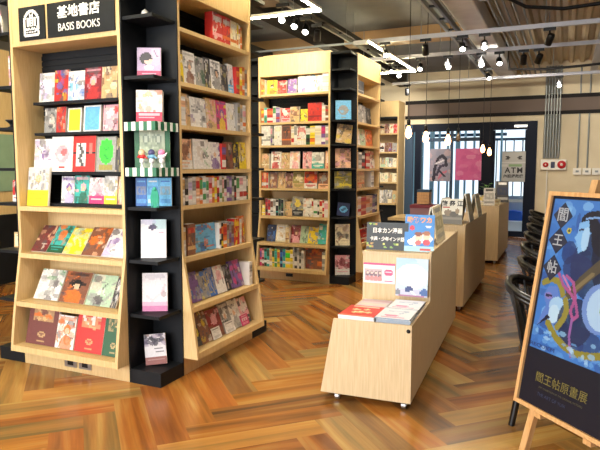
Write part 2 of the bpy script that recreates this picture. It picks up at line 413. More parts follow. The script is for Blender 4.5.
long_box('ceiling_beam', (-7.5, 9.15, 3.46), (-1.42, 9.45, RZ), M['tanbeam'], 'tan crossbeam under the smooth part of the ceiling', 'beam')
long_box('ceiling_beam', (-7.5, 6.0, 3.38), (-2.9, 6.35, RZ), M['beam'], 'dark brown crossbeam above the sign bookcase end of the ceiling', 'beam')
long_box('steel_beam', (-3.55, 3.0, 3.34), (-3.35, 13.4, RZ), M['beamdark'], 'dark steel beam running lengthwise above the island bookcases', 'beam')
long_box('air_duct', (-5.6, 6.5, 3.26), (-4.6, 9.1, 3.45), M['beamdark'], 'broad dark duct high up left of the second bookcase', 'duct', .02)
# lengthwise conduits in the deck zone
g = 'thin pipes hung under the ribbed ceiling'
for i, x in enumerate((-.92, -.84, -.76, -.66, -.56)):
    tag(MB().tube([(x, 4.5, 3.45), (x, 13.5, 3.45)], .014, 6).build('conduit_pipe', M['greymetal']), ['slim grey pipe beside the silver ceiling duct', 'slim grey pipe second from the silver ceiling duct', 'slim grey pipe third from the silver ceiling duct', 'slim grey pipe fourth from the silver ceiling duct', 'slim grey pipe farthest from the silver ceiling duct'][i], 'pipe', g)
for i, (x, w) in enumerate(((.35, .12), (.75, .12))):
    long_box('cable_tray', (x, 5, 3.42), (x+w, 13.4, 3.48), M['rail'], ['pale cable tray under the ribbed ceiling, nearer the duct', 'pale cable tray under the ribbed ceiling, farther from the duct'][i], 'tray')
tag(MB().tube([(-.75, 7.15, 3.72), (-.75, 7.2, 3.6), (-.72, 7.3, 3.45), (-.5, 7.4, 3.34), (-.1, 7.5, 3.30), (.5, 7.5, 3.33), (1.4, 7.5, 3.45), (1.6, 7.5, 3.72)], .022, 8).build('cable', M['blackmetal']), 'thick black cable sagging under the ribbed ceiling at the upper right', 'cable')
tag(MB().tube([(-1.05, 11.2, 3.72), (-1.0, 11.2, 3.24), (-.4, 11.2, 3.20), (.2, 11.2, 3.22), (1.2, 11.2, 3.28), (2.2, 11.2, 3.4), (2.4, 11.2, 3.72)], .022, 8).build('cable', M['blackmetal']), 'thin black cable sagging along the far lighting track', 'cable')
for i, y in enumerate((7.2, 10.4)): tag(MB().tube([(-1.0, y, 3.42+.02*i), (3.4, y, 3.42+.02*i)], .014, 6).build('conduit_pipe', M['rail']), ['thin pale pipe crossing the ribbed ceiling at the top right', 'thin pale pipe crossing the ribbed ceiling behind the middle track'][i], 'pipe')
# cross rails with spots
RAILS = [(7.82, -2.72, 3.0), (9.1, -4.2, 3.0), (11.9, -3.3, 3.2)]
for i, (y, x0, x1) in enumerate(RAILS):
    t = tag(empty('track_rail', (0, y, 3.2)), ['long pale lighting track crossing the room, nearest of three', 'long pale lighting track crossing the room, middle of three', 'long pale lighting track crossing the room, nearest the door wall'][i], 'lighting track', 'cross lighting tracks')
    MB().box((x0, -.025, -.026), (x1, .025, .026)).build('rail', M['rail'], t)
    if i == 0: MB().box((-6.4, -.012, -.012), (-2.7205, .012, .012)).build('feed_pipe', M['greymetal'], t)
    for x in (-3, -1.8, -.3, 1.2, 2.6):
        if x > x0: MB().tube([(x, 0, .026), (x, 0, RZ-3.2)], .006, 6).build('hanger_rod', M['greymetal'], t)
def ladder(x, y0, y1, label):
    t = tag(empty('track_ladder', (x, y0, 3.28)), label, 'lighting track')
    for s in (-.06, .06): MB().box((s-.016, 0, -.03), (s+.016, y1-y0, .03)).build('rail', M['greymetal'] if s < 0 else M['blackmetal'], t)
    y = .3
    while y < y1-y0: MB().box((-.0435, y, -.012), (.0435, y+.03, .012)).build('rung', M['blackmetal'], t); y += .6
    for y in (.5, (y1-y0)/2, y1-y0-.5): MB().tube([(0, y, .02), (0, y, RZ-3.28)], .006, 6).build('hanger_rod', M['greymetal'], t)
ladder(-1.42, 5.2, 11.8, 'dark double track running lengthwise beside the silver duct')
ladder(-2.78, 5.4, 10.6, 'dark double track running lengthwise above the second bookcase')
def make_spot():
    t = empty('spotlight'); 
    MB().box((-.07, -.02, .05), (.07, .02, .085)).build('adapter', M['blackmetal'], t)
    MB().tube([(0, 0, .05), (0, 0, -.02)], .01, 8).build('stem', M['blackmetal'], t)
    h = MB().lathe([(0, .075), (.036, .075), (.042, .06), (.045, -.06), (.037, -.062), (.034, -.05)], 14).build('lamp_head', M['blackmetal'], t)
    h.location = (0, 0, -.06); h.rotation_euler = (0, 0, 0)
    MB().lathe([(.034, -.050), (.0001, -.052)], 14).build('lens', M['lens'], h)
    return t
SPOTS = [(-2.84, 5.835, 150, 'first'), (-2.84, 6.15, 150, ''), (-2.84, 6.45, 200, ''), (-2.84, 6.8, 20, ''),
         (-2.276, 7.82, -60, ''), (-1.738, 7.82, -60, ''), (-1.27, 7.82, 200, ''), (-1.0, 7.82, -50, ''),
         (-2.1, 9.1, 170, ''), (-1.682, 9.1, 180, ''), (-1.2, 9.1, 200, ''), (-.95, 9.1, 150, ''),
         (-.25, 7.82, 0, ''), (-.42, 9.1, 0, ''), (-2.7, 9.6, 180, ''), (-2.7, 10.1, 180, ''), (-3.0, 11.9, 180, ''), (-1.32, 11.0, 180, ''), (-.19, 11.9, 0, ''), (-.62, 9.1, 40, '')]
SL = ['lit spotlight first on the dark ladder track, nearest the bookcase sign', 'lit spotlight second on the dark ladder track above the second bookcase', 'tilted black spotlight third on the ladder track above the second bookcase', 'dark turned-away spotlight fourth on the ladder track by the second bookcase',
      'lit spotlight on the nearest cross track just right of the second bookcase', 'black turned-away spotlight on the nearest cross track between two pendant cords', 'lit spotlight on the nearest cross track under the silver duct edge', 'lit spotlight on the nearest cross track right of the silver duct',
      'lit spotlight on the middle cross track beside the light frame corner', 'lit spotlight on the middle cross track above the pendant bulbs', 'lit spotlight on the middle cross track under the silver duct', 'lit spotlight on the middle cross track just past the silver duct',
      'small black fixture on the nearest cross track before the ribbed ceiling', 'small black fixture on the middle cross track before the ribbed ceiling', 'small lit spotlight left of the second light frame corner', 'small lit spotlight under the second light frame corner',
      'small black spotlight on the far track above the wall bookcase', 'small lit spotlight at the far end of the dark ladder track', 'small spotlight on the far track beside the conduit column', 'dark spotlight on the middle cross track right of the pipes']
sp = make_spot()
for i, (x, y, az, _) in enumerate(SPOTS):
    o = sp if i == 0 else copy_tree(sp)
    o.location = (x, y, 3.088 if y in (7.82, 9.1, 11.9) else 3.163); tag(o, SL[i], 'spotlight', 'track spotlights')
    hd = [c for c in o.children if c.name.startswith('lamp_head')][0]
    on = i not in (3, 5, 12, 13, 16, 19)
    hd.rotation_euler = (R(-48) if on else R(35), R(12)*math.cos(az), R(20))
    if not on:
        hd.data = hd.data
        for l in list(hd.children): l.data = l.data.copy(); l.data.materials.clear(); l.data.materials.append(M['bulboff'])
# LED square light frames
def led_frame(x0, x1, y0, y1, z, label, full=True):
    t = tag(empty('light_frame', (x0, y0, z)), label, 'ceiling light', 'square linear light frames')
    W, D = x1-x0, y1-y0
    for a, b in ((((0, 0), (W, 0)), ((0, D), (W, D)), ((0, 0), (0, D)), ((W, 0), (W, D))) if full else (((0, D), (W, D)), ((W, 0), (W, D)))):
        ax = a[0] == b[0]
        hw = .014
        pa = (a[0]-hw, a[1]-hw if not ax else a[1]+hw, 0); pb = (b[0]+hw, b[1]+hw if not ax else b[1]-hw, .03)
        MB().box(pa, pb).build('light_housing', M['white'], t)
        MB().box((pa[0]+.004, pa[1]+.004, -.014), (pb[0]-.004, pb[1]-.004, -.001)).build('light_strip', M['led'], t)
    for a in ((.3, 0), (W-.3, 0), (.3, D), (W-.3, D)): MB().tube([(a[0], a[1], .03), (a[0], a[1], RZ-z)], .003, 5).build('suspension_wire', M['greymetal'], t)
led_frame(-4.7, -2.38, 3.0, 5.77, 3.12, 'glowing square light frame hung above the sign bookcase')
led_frame(-4.7, -2.38, 7.4, 9.94, 3.12, 'glowing L-shaped light bar hung above the second bookcase', False)
led_frame(-4.6, -2.2, -2.2, .6, 3.12, 'square light frame hung behind the viewpoint on the left')  # extra frame out of view, added to fill the near room with light
# pendant bulbs
def pendant(x, y, z, on, label):
    t = tag(empty('pendant_lamp', (x, y, z)), label, 'pendant lamp', 'hanging filament bulbs')
    MB().tube([(0, 0, .13), (0, 0, RZ-z)], .0045, 6).build('cord', M['blackmetal'], t)
    MB().lathe([(0, .15), (.014, .15), (.024, .13), (.024, .065), (.0, .06)], 12).build('socket', M['blackmetal'], t)
    MB().lathe([(.014, .065), (.018, .05), (.034, .01), (.042, -.03), (.036, -.065), (.018, -.088), (0, -.094)], 14).build('bulb', M['bulb'] if on else M['bulboff'], t)
for (x, y, z, on, l) in ((-1.858, 7.48, 1.97, 1, 'glowing filament bulb on a long cord, nearest the second bookcase'), (-1.766, 8.07, 1.93, 1, 'glowing filament bulb on a long cord, second from the second bookcase'),
                         (-1.581, 8.7, 1.92, 1, 'glowing filament bulb on a long cord, above the dark window poster'), (-1.75, 10.6, 2.05, 0, 'unlit dark bulb on a cord above the pink window poster'),
                         (-1.508, 12.0, 1.89, 1, 'small glowing bulb before the dark door post, left of a pair'), (-1.44, 12.5, 1.84, 1, 'small glowing bulb before the dark door post, right of a pair')):
    pendant(x, y, z, on, l)
# wall fittings
t = tag(empty('conduit_column', (-.3, WY, 0)), 'bundle of grey conduits dropping down the wall to the alarm box', 'conduits')
for i in range(6):
    x = -.15+i*.055; MB().tube([(x, -.04, 1.70), (x, -.04, 3.62)], .024, 8).build('conduit', M['greymetal'], t)
MB().tube([(-.08, -.03, .02), (-.08, -.03, 1.45)], .014, 6).build('conduit', M['white'], t)
t = tag(empty('alarm_box', (-.26, WY, 1.46)), 'white fire alarm panel with two red round fittings', 'alarm')
MB().box((-.25, -.09, 0), (.25, -.001, .22)).build('housing', M['white'], t, bevel=.01)
for x, r in ((-.15, .055), (.16, .085)):
    a = MB().lathe([(0, .03), (r*.6, .028), (r, .012), (r, 0)], 18).build('alarm_bell', M['red'], t); a.location = (x, -.09, .11); a.rotation_euler = (R(90), 0, 0)
    MB().lathe([(0, .036), (r*.3, .034), (r*.35, .02)], 12).build('bell_hub', M['white'], a)
MB().box((-.05, -.095, .04), (.03, -.0905, .17)).build('notice_plate', M['dimtext'], t)
for i, x in enumerate((.2, .38, .56)):
    t = tag(empty('switch_box', (x, WY, 1.36)), ['white wall switch box, left of three beside the alarm panel', 'white wall switch box, middle of three', 'white wall switch box, right of three'][i], 'switch', 'wall switch boxes')
    MB().box((-.08, -.05, 0), (.08, -.001, .14)).build('housing', M['white'], t, bevel=.006)
    MB().box((-.03, -.058, .05), (.03, -.051, .09)).build('rocker', M['greymetal'], t)
    if i < 2: MB().tube([(0, -.02, .14), (0, -.02, 2.2)], .016, 8).build('conduit', M['greymetal'], t)

# window posters
def hang(name, img, x0, x1, z0, z1, label, extra=None):
    t = tag(empty(name, ((x0+x1)/2, WY-.075, z0)), label, 'poster')
    picture(MB(), img, x1-x0, z1-z0, .006, 'd8d8d8').build('sheet', M['print'], t)
    for x in (x0+.05, x1-.05): MB().tube([(x-(x0+x1)/2, -.003, z1-z0), (x-(x0+x1)/2, -.003, 2.36-z0)], .002, 4).build('string', M['greymetal'], t)
    return t
im = Img(24, 36, '8f8a9c'); rr = random.Random(5)
for _ in range(30): im.ell(rr.random(), rr.random(), rr.uniform(.05, .2), rr.uniform(.03, .1), rr.choice(['9c8698', '7a8098', 'b09aa8', 'c9a8a8']), .5)
im.line([(.2, .95), (.25, .6), (.4, .3), (.6, .2), (.75, .3), (.8, .5)], .07, '2a2638', 1.5).line([(.35, .8), (.5, .55), (.7, .5)], .06, '332c44', 1.5).line([(.3, .45), (.5, .4), (.65, .35)], .04, 'd4d0d8', 1.5)
im.line([(.45, .9), (.6, .75), (.8, .7)], .05, 'c46a80', 1.5).line([(.5, .7), (.75, .85)], .04, '2a2638', 1.5)
hang('window_poster', im, -2.86, -2.39, 1.20, 1.93, 'grey-violet art poster with a dark curling figure, hung in the window')
im = Img(22, 30, 'e562a8')
for _ in range(26): im.ell(rr.random(), rr.random(), rr.uniform(.06, .2), rr.uniform(.03, .12), rr.choice(['f08cc0', 'ea70b4', 'd8509c', 'f4a0cc']), .5)
hang('window_poster', im, -2.28, -1.72, 1.23, 1.93, 'bright pink poster hung in the window beside the door post')
im = Img(20, 26, 'a4a6a4'); im.rect(.05, .03, .95, .97, 'aeb0ae').rect(.3, .42, .85, .5, '7fa070').rect(0, .42, .25, .5, 'c2c4c0').rect(.0, .36, 1, .38, 'c4c6c4')
im.line([(.2, .17), (.32, .22)], .03, '303030').line([(.32, .22), (.2, .26)], .03, '303030').line([(.8, .17), (.68, .22)], .03, '303030').line([(.68, .22), (.8, .26)], .03, '303030')
t = hang('atm_sign', im, -1.29, -.81, 1.20, 1.86, 'grey notice reading ATM hung in the glass door')
for _c, _x in (('A', -.12), ('T', 0), ('M', .13)): text(_c, 'lettering', M['blackink'], t, .165, (_x, -.008, .245), (R(90), 0, 0), .001, bold=.004, sx=.95)
text('內設提款機', 'lettering', M['blackink'], t, .082, (0, -.008, .12), (R(90), 0, 0), .001, bold=.002)

# ================================================================== BOOKCASES
SHZ = [.86, 1.23, 1.49, 1.80, 2.10, 2.47]
def flare(z): return -.115*max(0, min(1, (.90-z)/.78))**.85 if z < .9 else 0
def bookcase(x0, y0, label, signed):
    root = tag(empty('bookcase', (x0, y0, 0)), label, 'bookcase')
    H = 2.95
    def mapper(side):
        return {0: lambda u, d, z: (CC+u, d, z), 1: lambda u, d, z: (S_-d, CC+u, z),
                2: lambda u, d, z: (S_-CC-u, S_-d, z), 3: lambda u, d, z: (d, S_-CC-u, z)}[side]
    wood, blk = M['wood'], M['black']
    for side in range(4):
        T = mapper(side)
        def bx(u0, u1, d0, d1, z0, z1, mb=None): return (mb or MB()).box(T(u0, d0, z0), T(u1, d1, z1))
        # side panels with flared foot
        prof = [(.278, .13), (-.118, .13), (-.112, .2), (-.085, .4), (-.045, .65), (-.012, .84), (0, .92), (0, H), (.278, H)]
        for u in (0, BW-.024):
            P = [T(u, d, z) for d, z in prof]; off = Vector(T(u+.024, 0, 0))-Vector(T(u, 0, 0))
            MB().prism(P, off).build('side_panel', wood, root)
        # plinth, header, top
        bx(0, BW, .005, .27, 0, .128).build('plinth', wood, root)
        hz = 2.385 if (signed and side == 0) else 2.705
        bx(.024, BW-.024, .004, .022, hz+.02, H-.002).build('header_panel', wood, root)
        bx(.024, BW-.024, .0, .277, hz-.004, hz+.02).build('header_board', wood, root)
        bx(.0, BW, 0, .278, H, H+.02).build('top_board', wood, root)
        # backs
        mb = MB()
        zt = 1.18
        bx(.024, BW-.024, .262, .278, .13, zt).build('back_panel', wood, root)
        bx(.024, BW-.024, .268, .278, zt, hz-.005, mb)
        z = zt+.01
        while z < hz-.04: bx(.024, BW-.024, .260, .268, z, z+.033, mb); z += .042
        mb.build('slatted_back', blk, root)
        # shelves
        lows = [(.135, -.115), (.50, None), (.86, None)]
        for z, fd in lows:
            d = fd if fd is not None else flare(z)-.004
            if z < .2: bx(.024, BW-.024, d, .262, .13, .175).build('shelf', wood, root)
            else: bx(.024, BW-.024, d+.0, .262, z-.035, z).build('shelf', wood, root)
        if signed and side == 0:
            bx(.024, BW-.024, .0, .260, 1.18, 1.213).build('shelf', wood, root)
            for z in (1.47, 1.762, 1.989): bx(.04 if z < 1.5 else .09, BW-.03, .105, .258, z-.02, z).build('display_ledge', blk, root)
            bx(.16, BW-.03, .10, .258, 1.214, 1.235).build('display_ledge', blk, root)
        else:
            for z in SHZ[1:]: bx(.024, BW-.024, .0, .262, z-.028, z).build('shelf', wood, root)
    # corner columns
    for cx, cy, sx, sy in ((0, 0, 1, 1), (S_, 0, -1, 1), (0, S_, 1, -1), (S_, S_, -1, -1)):
        def q(a, b): return (cx+sx*a, cy+sy*b)
        c = CC
        MB().box((*q(c-.012, 0), 0), (*q(c-.0005, c-.0005), H)).build('corner_panel', blk, root)
        MB().box((*q(0, c-.012), 0), (*q(c-.0125, c-.0005), H)).build('corner_panel', blk, root)
        MB().box((*q(.002, .002), 0), (*q(c-.013, c-.013), .10)).build('corner_base', blk, root)
        for z in (.49, .87, 1.235, 1.50, 1.805, 2.11, 2.50, 2.74):
            e = .012
            P = [(*q(e, e), z-.022), (*q(c-.013, e), z-.022), (*q(c-.013, c-.013), z-.022), (*q(e, c-.013), z-.022)]
            MB().prism(P, (0, 0, .022)).build('corner_shelf', blk, root)
        MB().box((*q(.002, .002), H-.03), (*q(c-.013, c-.013), H)).build('corner_shelf', blk, root)
    if not signed:
        pass
    # power outlets in the front plinth
    if signed:
        for u in (.42, .56):
            o = MB().box((CC+u, -.004, .035), (CC+u+.115, .0045, .105)).build('power_outlet', M['chrome'], root)
            MB().box((CC+u+.03, -.006, .05), (CC+u+.085, -.0045, .09)).build('socket_face', M['blackmetal'], o)
    else:
        o = MB().box((CC+.40, -.004, .05), (CC+.5, .0045, .09)).build('power_outlet', M['blackmetal'], root)
    return root
B1 = (-4.035, 3.16); B2 = (-4.055, 7.04)
bc1 = bookcase(*B1, 'light wood island bookcase with black corners and the shop sign, nearest the viewer', True)
bc2 = bookcase(*B2, 'light wood island bookcase with black corners and a blank header, behind the first', False)
# sign panels
sgn = MB().box((.0, -.006, 0), (.605, .002, .235)).build('sign_panel', M['black'], bc1, loc=(CC+.385, .0, 2.414))
text('基地書店', 'lettering', M['ink'], sgn, .088, (.29, -.0075, .158), (R(90), 0, 0), .0006, bold=.0019, sx=1.1)
text('BASIS BOOKS', 'lettering', M['ink'], sgn, .074, (.29, -.0075, .06), (R(90), 0, 0), .0006, bold=.0, sx=.86)
sgn = MB().box((.0, -.006, 0), (.255, .002, .235)).build('sign_panel', M['black'], bc1, loc=(CC+.105, .0, 2.414))
LOGO = ["......######......", "....##########....", "...####....####...", "..###..#..#..###..", ".###...####...###.", ".##....#..#....##.", "###.##.####.##.###", "##..##.#..#.##..##", "##..##.####.##..##", "##..##.#..#.##..##", "##..##.####.##..##", "##..##.#..#.##..##", "##..##.####.##..##", "##.............###", "##.#.##..##.#..#.#", "######.##.##.#####", "##...........####.", "##.##.##.##.##..##", "##..............##", "##################", ".################."]
mb = MB(); cw = .0085; ch = .0088
for j, row in enumerate(LOGO):
    for i, c in enumerate(row):
        if c == '#': mb.box((.05+i*cw, -.0085, .21-(j+1)*ch), (.05+(i+1)*cw, -.0065, .21-j*ch))
mb.build('logo', M['ink'], sgn)

# third bookcase on the far wall
def wall_bookcase():
    X0, X1, Y0, Y1 = -4.75, -3.47, 13.05, 13.58
    root = tag(empty('bookcase', (X0, Y0, 0)), 'tall light wood bookcase against the far wall beside the window', 'bookcase')
    W = X1-X0; D = Y1-Y0
    for u in (0, W/2-.012, W-.024): MB().box((u, 0, .0), (u+.024, D, 3.0)).build('side_panel', M['wood'], root)
    MB().box((.024, 0, 2.65), (W/2-.0125, .02, 3.0)).build('header_panel', M['wood'], root)
    MB().box((W/2+.0125, 0, 2.65), (W-.024, .02, 3.0)).build('header_panel', M['wood'], root)
    MB().box((.024, D-.02, .0), (W-.024, D, 3.0)).build('back_panel', M['wood'], root)
    MB().box((.024, -.0, 2.6), (W-.024, D-.02, 2.65)).build('shelf', M['black'], root)
    for z in (.70, 1.18, 1.52, 1.86, 2.28): 
        MB().box((.024, -.02 if z > .8 else -.10, z-.03), (W/2-.0125, D-.02, z)).build('shelf', M['wood'], root)
        MB().box((W/2+.0125, -.02 if z > .8 else -.10, z-.03), (W-.024, D-.02, z)).build('shelf', M['wood'], root)
    MB().box((.024, .02, .02), (W-.024, .05, .66)).build('base_front', M['black'], root)
    return root
wall_bookcase()

# ------------------------------------------------------------------ stocking a shelf
TOK = re.compile(r'([a-zA-Z]{3})([A-Z])([\d.]+)(?:/([\d.]+))?(?:<(-?\d+))?(\^\d+)?$')
def stock(spec, place, width, where, hdef, persp=1.0, res=1.0, lean=4, dface=.06, dspine=.02, group=None, pages=False, tface=.02):
    """spec: tokens 'cccSw/h<roll' with w in photo widths; place(u, d) -> world xy, z and heading"""
    toks = spec.split(); items = []; pos = 0
    for t in toks:
        if t[0] == '_': pos += float(t[1:]); continue
        m_ = TOK.match(t); w = float(m_.group(3)); items.append((m_, pos, pos+w)); pos += w
    tot = pos; n = len(items)
    def uu(f): f = f/tot; return f*persp/((1-f)+f*persp)*width
    for i, (m_, a, b) in enumerate(items):
        k, st = m_.group(1), m_.group(2); h = float(m_.group(4))/100 if m_.group(4) else hdef*(1+.04*math.sin(i*2.3))
        u0, u1 = uu(a), uu(b); w = u1-u0-.003
        sp_ = st == 'S'
        t = .13 if sp_ else (tface if st != 'X' else .07)
        d = dspine if sp_ else (dface if st != 'X' else dface-.03)
        ln = R(0 if sp_ or st == 'X' else lean)
        (x, y, z), rz = place((u0+u1)/2, d+t)
        cat = KINDS[st]
        ordn = ORD[i+1] if i+1 < len(ORD) else 'far right'
        side = ordn+' from left' if i < n-1 else 'rightmost'
        lab = '%s %s, %s, %s' % (cname(k), cat, side, where)
        roll = R(float(m_.group(5))) if m_.group(5) else 0
        make_book(k, st, w, h, t, (x, y, z+.001+abs(math.sin(roll))*w/2), rz, ln, roll, lab, res, group, pages and not sp_)
def bay(B, side, z, dshift=0):
    def place(u, d):
        d = d+dshift; u = u+.028
        if side == 0: return ((B[0]+CC+u, B[1]+d, z), 0)
        if side == 1: return ((B[0]+S_-d, B[1]+CC+u, z), PI/2)
    return place
BI = BW-.056
g = 'books on the front of the sign bookcase'
L0 = 'row under the shop sign'
def front1(z, spec, h, where, dface, lean, u0=0, width=BI, **k):
    pl = bay(B1, 0, z)
    stock(spec, lambda u, d: pl(u+u0, d), width, where, h, dface=dface, lean=lean, group=g, **k)
front1(1.99, 'welN16/22 rbyN14 wsbN16 drpF16 tcnN14', .225, 'top row under the shop sign', .15, 6, .07, BI-.215, persp=.97, res=1.1, tface=.018)
front1(1.763, 'eEwN13 roeN10 _2 wyyK14 _2 wssK17 _2 pwrN14', .185, 'second row under the shop sign', .16, 6, .10, BI-.255, persp=.97, tface=.018)
front1(1.471, 'wlvN17 wprC20/26 rwkH20/26 _1 eLiJ16/25 EikN5/24', .245, 'third row under the shop sign', .11, 6, .03, BI-.12, persp=.97, res=1.2, tface=.018)
front1(1.236, 'wlvF16 aGpF17 wpmB17 weyB14 _1 PwrN4', .20, 'fourth row under the shop sign', .15, 6, .255, BI-.385, persp=.97, res=1.2)
AC = Img(26, 34, 'c4c2c4'); rr = random.Random(31)
for _ in range(60): AC.rect(*(lambda x, y: (x, y, x+rr.uniform(.04, .12), y+rr.uniform(.04, .16)))(rr.random(), rr.uniform(.05, .5)), rr.choice(['8c8a90', 'e4e2e6', '6c6a70', 'b0a890', 'd4d2d6']), .7)
AC.ell(.5, .3, .16, .1, 'c8b450', .5).rect(0, .6, 1, 1.01, 'e0c828').rect(.1, .68, .9, .71, 'c0a420', .7).rect(.1, .8, .7, .83, 'c0a420', .6); jit(AC, rr, .06)
make_book('eey', 'N', .215, .29, .02, (B1[0]+CC+.14, B1[1]+.075, 1.214), 0, R(7), 0, 'large book with grey cityscape and yellow lower half, left on the wood shelf', 1.5, g, True, 'book', AC)
front1(.861, 'MPdN15 aoGB15 yfcN17 noPN17 wlvN19', .235, 'leaning row, sign bookcase front', .055, 38, .02, BI-.06, persp=.97, res=1.3, pages=True, tface=.012)
front1(.501, '_3 wegN24/24 _1 nokF24/24 _1 fewN22/23.5 EwkN5/22 _8', .24, 'second lowest shelf, sign bookcase front', .035, 28, .02, BI-.05, persp=.97, res=1.4, pages=True, tface=.014)
front1(.176, '_2 MtoP31/29.5 wooF18/24 _1 rtwP26/29.5 GttP18/29', .31, 'bottom shelf, sign bookcase front', -.045, 14, .02, BI-.02, persp=.97, res=1.6, pages=True, tface=.02)

# right face of sign bookcase
g = 'books on the right face of the sign bookcase'
def right1(z, spec, h, where, dface=.05, lean=4, dshift=0, **k):
    stock(spec, bay(B1, 1, z, dshift), BI, where, h, persp=1.22, dface=dface, lean=lean, group=g, **k)
right1(2.471, '_25 rwpX9/21 rwoX8/21 cwoX7/20 cyoS2/20 wotS2/19 otwS2/18 _6', .2, 'top right-face shelf, sign bookcase')
right1(2.101, 'ywtN5/20 wneF8 eGwN7 EiwN5 weEF9 EeiN7 wwsB6 roiS4/22 ycoS3 otwS3 enwS3', .225, 'second right-face shelf, sign bookcase', .04)
right1(1.801, 'wPwS4/20 tPwN5 wevN12 tpoN9 myvF10 wwcN9/22 eiwS3 tewS3 wpoS4 _2', .225, 'third right-face shelf, sign bookcase', .04)
right1(1.491, 'PnwB9 _1 wfwN12 wvwF10 rvwS4/20 _1 nkdN8 kynN7 ynwN9', .215, 'fourth right-face shelf, sign bookcase', .03)
right1(1.231, 'wtwS3 kewS2.4 wlpS3 wewS3 PrwS3 ogwS2.5 wagS3 wgeS2.5 prwS3 owyS2.4 yPwS2.4 rwkS2.4 wegS3 ipwS2 wkpS3 vewS3 vleS3 eGwS3 kwrS2.6 wgwS4/20 wprS5/20 wwrS5/20 GwrS2', .2, 'fifth right-face shelf, sign bookcase')
right1(.861, 'wtwS3/21 _1 nrtX6/23 sboN21/21 wrkS2 koyS2 orwS4 entS2.5 venS2.5 envS3 ryrX7/22 wcwS3/21 oryN9/23', .2, 'sixth right-face shelf, sign bookcase')
right1(.501, 'rpwN5 vebN7 ebyN7 beyN6 wpwB9 kevN7 vmkN12 _1 wewS4/20 _3', .22, 'second lowest right-face shelf, sign bookcase', .06, 16, -.06)
right1(.176, '_2 kyEB8 nEyN9 dpnB13 eEwF11 wewF12 pwEB12 _5', .235, 'bottom right-face shelf, sign bookcase', .04, 20, -.08, res=1.2)
for i, (u, w, k, l) in enumerate(((.36, .12, 'wew', 'small white price card before a dark red book, lowest right-face shelf'), (.56, .14, 'wew', 'white price card under an anime book, lowest right-face shelf'), (.80, .12, 'mpw', 'bright pink card at the far end, lowest right-face shelf'))):
    (x, y, z), rz = bay(B1, 1, .176, -.08)(u, .035)
    o = make_book(k, 'T', w, .09, .003, (x, y, z+.002), rz, R(20), 0, l, .6); o.name = 'price_card'; o['category'] = 'card'

# corner column between the two faces of the sign bookcase: one face-out book per shelf, turned 45 degrees
def corner(B, z, k, st, w, h, label, res=1.2, t=.02, off=.135, rz=PI/4, lean=6, roll=0, du=0, pages=False, im=None):
    cx, cy = B[0]+S_-CC+off, B[1]+CC-off
    cx += du*math.cos(rz); cy += du*math.sin(rz)
    return make_book(k, st, w, h, t, (cx, cy, z+.001+abs(math.sin(roll))*w/2), rz, R(lean), roll, label, res, None, pages, 'book', im)
g = None
RZC = R(28)
A1 = Img(20, 26, 'b9a4c4'); A1.ell(.8, .3, .3, .3, 'd0b4c8', .7).ell(.2, .5, .2, .3, 'a890b8', .7).ell(.38, .36, .27, .2, '241c2c').ell(.46, .42, .17, .14, 'e8c0b0').ell(.4, .3, .24, .12, '241c2c').rect(.6, .05, .95, .35, 'd8c0d8', .6).line([(.7, .08), (.85, .3)], .03, '6a4c80', 1.3, .7).ell(.5, .66, .2, .08, 'ead4d8').rect(0, .76, 1, 1.01, 'b02c5c').rect(.2, .83, .8, .88, 'e8a0b8', .8)
A2 = Img(20, 26, 'e4d4d0'); rr = random.Random(8)
for _ in range(22): A2.ell(rr.random(), rr.uniform(0, .66), rr.uniform(.05, .14), rr.uniform(.04, .12), rr.choice(['d89080', 'c05850', 'f0d0a8', 'e8e0e4', 'b89c98', 'e4a878']), .7)
A2.rect(0, .68, 1, 1.01, 'b8284c').rect(.12, .75, .88, .8, 'f0b8c4', .8).rect(.12, .86, .7, .9, 'f0b8c4', .6)
A3 = Img(20, 28, 'eceaf0'); A3.ell(.8, .1, .35, .16, 'b0d8dc', .7).ell(.3, .06, .3, .08, 'c0c0e0', .6).ell(.45, .2, .15, .07, '54486c').line([(.35, .24), (.5, .14), (.62, .2)], .035, '3c3450', 1.4, .8).line([(.5, .24), (.5, .34)], .02, 'a898b8', 1.4, .6).ell(.8, .34, .08, .03, 'd8a8c4', .8)
A4 = Img(20, 28, 'ece6ea'); A4.ell(.5, .1, .4, .08, 'c8c0cc', .6).ell(.6, .35, .3, .2, 'f4e8ee', .8).line([(.2, .6), (.4, .72), (.8, .5), (.9, .3)], .05, 'e0c0cc', 1.4, .6).rect(0, .74, 1, 1.01, 'dc9cc0', .7).rect(0, .86, 1, 1.01, 'd070a8', .8).ell(.85, .55, .1, .1, '9c8490', .6)
A5 = Img(20, 28, 'cfc8d0'); rr = random.Random(12)
for _ in range(26): A5.ell(rr.random(), rr.uniform(.0, .36), .12, .07, rr.choice(['3c3448', '584c68', '8c6c60', 'a89cb0', '2c2634']), .8)
A5.rect(0, .4, 1, .76, 'd8d4da').rect(.45, .46, .85, .5, '484450', .8).rect(.5, .58, .9, .62, '484450', .8).rect(0, .76, 1, 1.01, '8c5450').rect(.1, .82, .9, .86, 'b89088', .6)
for _a in (A1, A2, A3, A4, A5): jit(_a, rr, .06)
corner(B1, 2.11, 'lkm', 'B', .16, .205, 'purple book with a dark-haired girl and magenta band, on the black corner shelf', 1.6, .02, .11, RZC, im=A1)
o = corner(B1, 1.805, 'wPm', 'B', .175, .215, 'thick white book with red figures and magenta band, above the green striped awning', 1.6, .06, .12, RZC, im=A2)
corner(B1, .87, 'wwE', 'N', .175, .27, 'white book with a small violet ink blot, on the black corner shelf', 1.0, .02, .12, RZC, im=A3)
corner(B1, .49, 'wpm', 'N', .175, .27, 'white book fading to pink at its foot, second lowest black corner shelf', 1.2, .02, .12, RZC, im=A4)
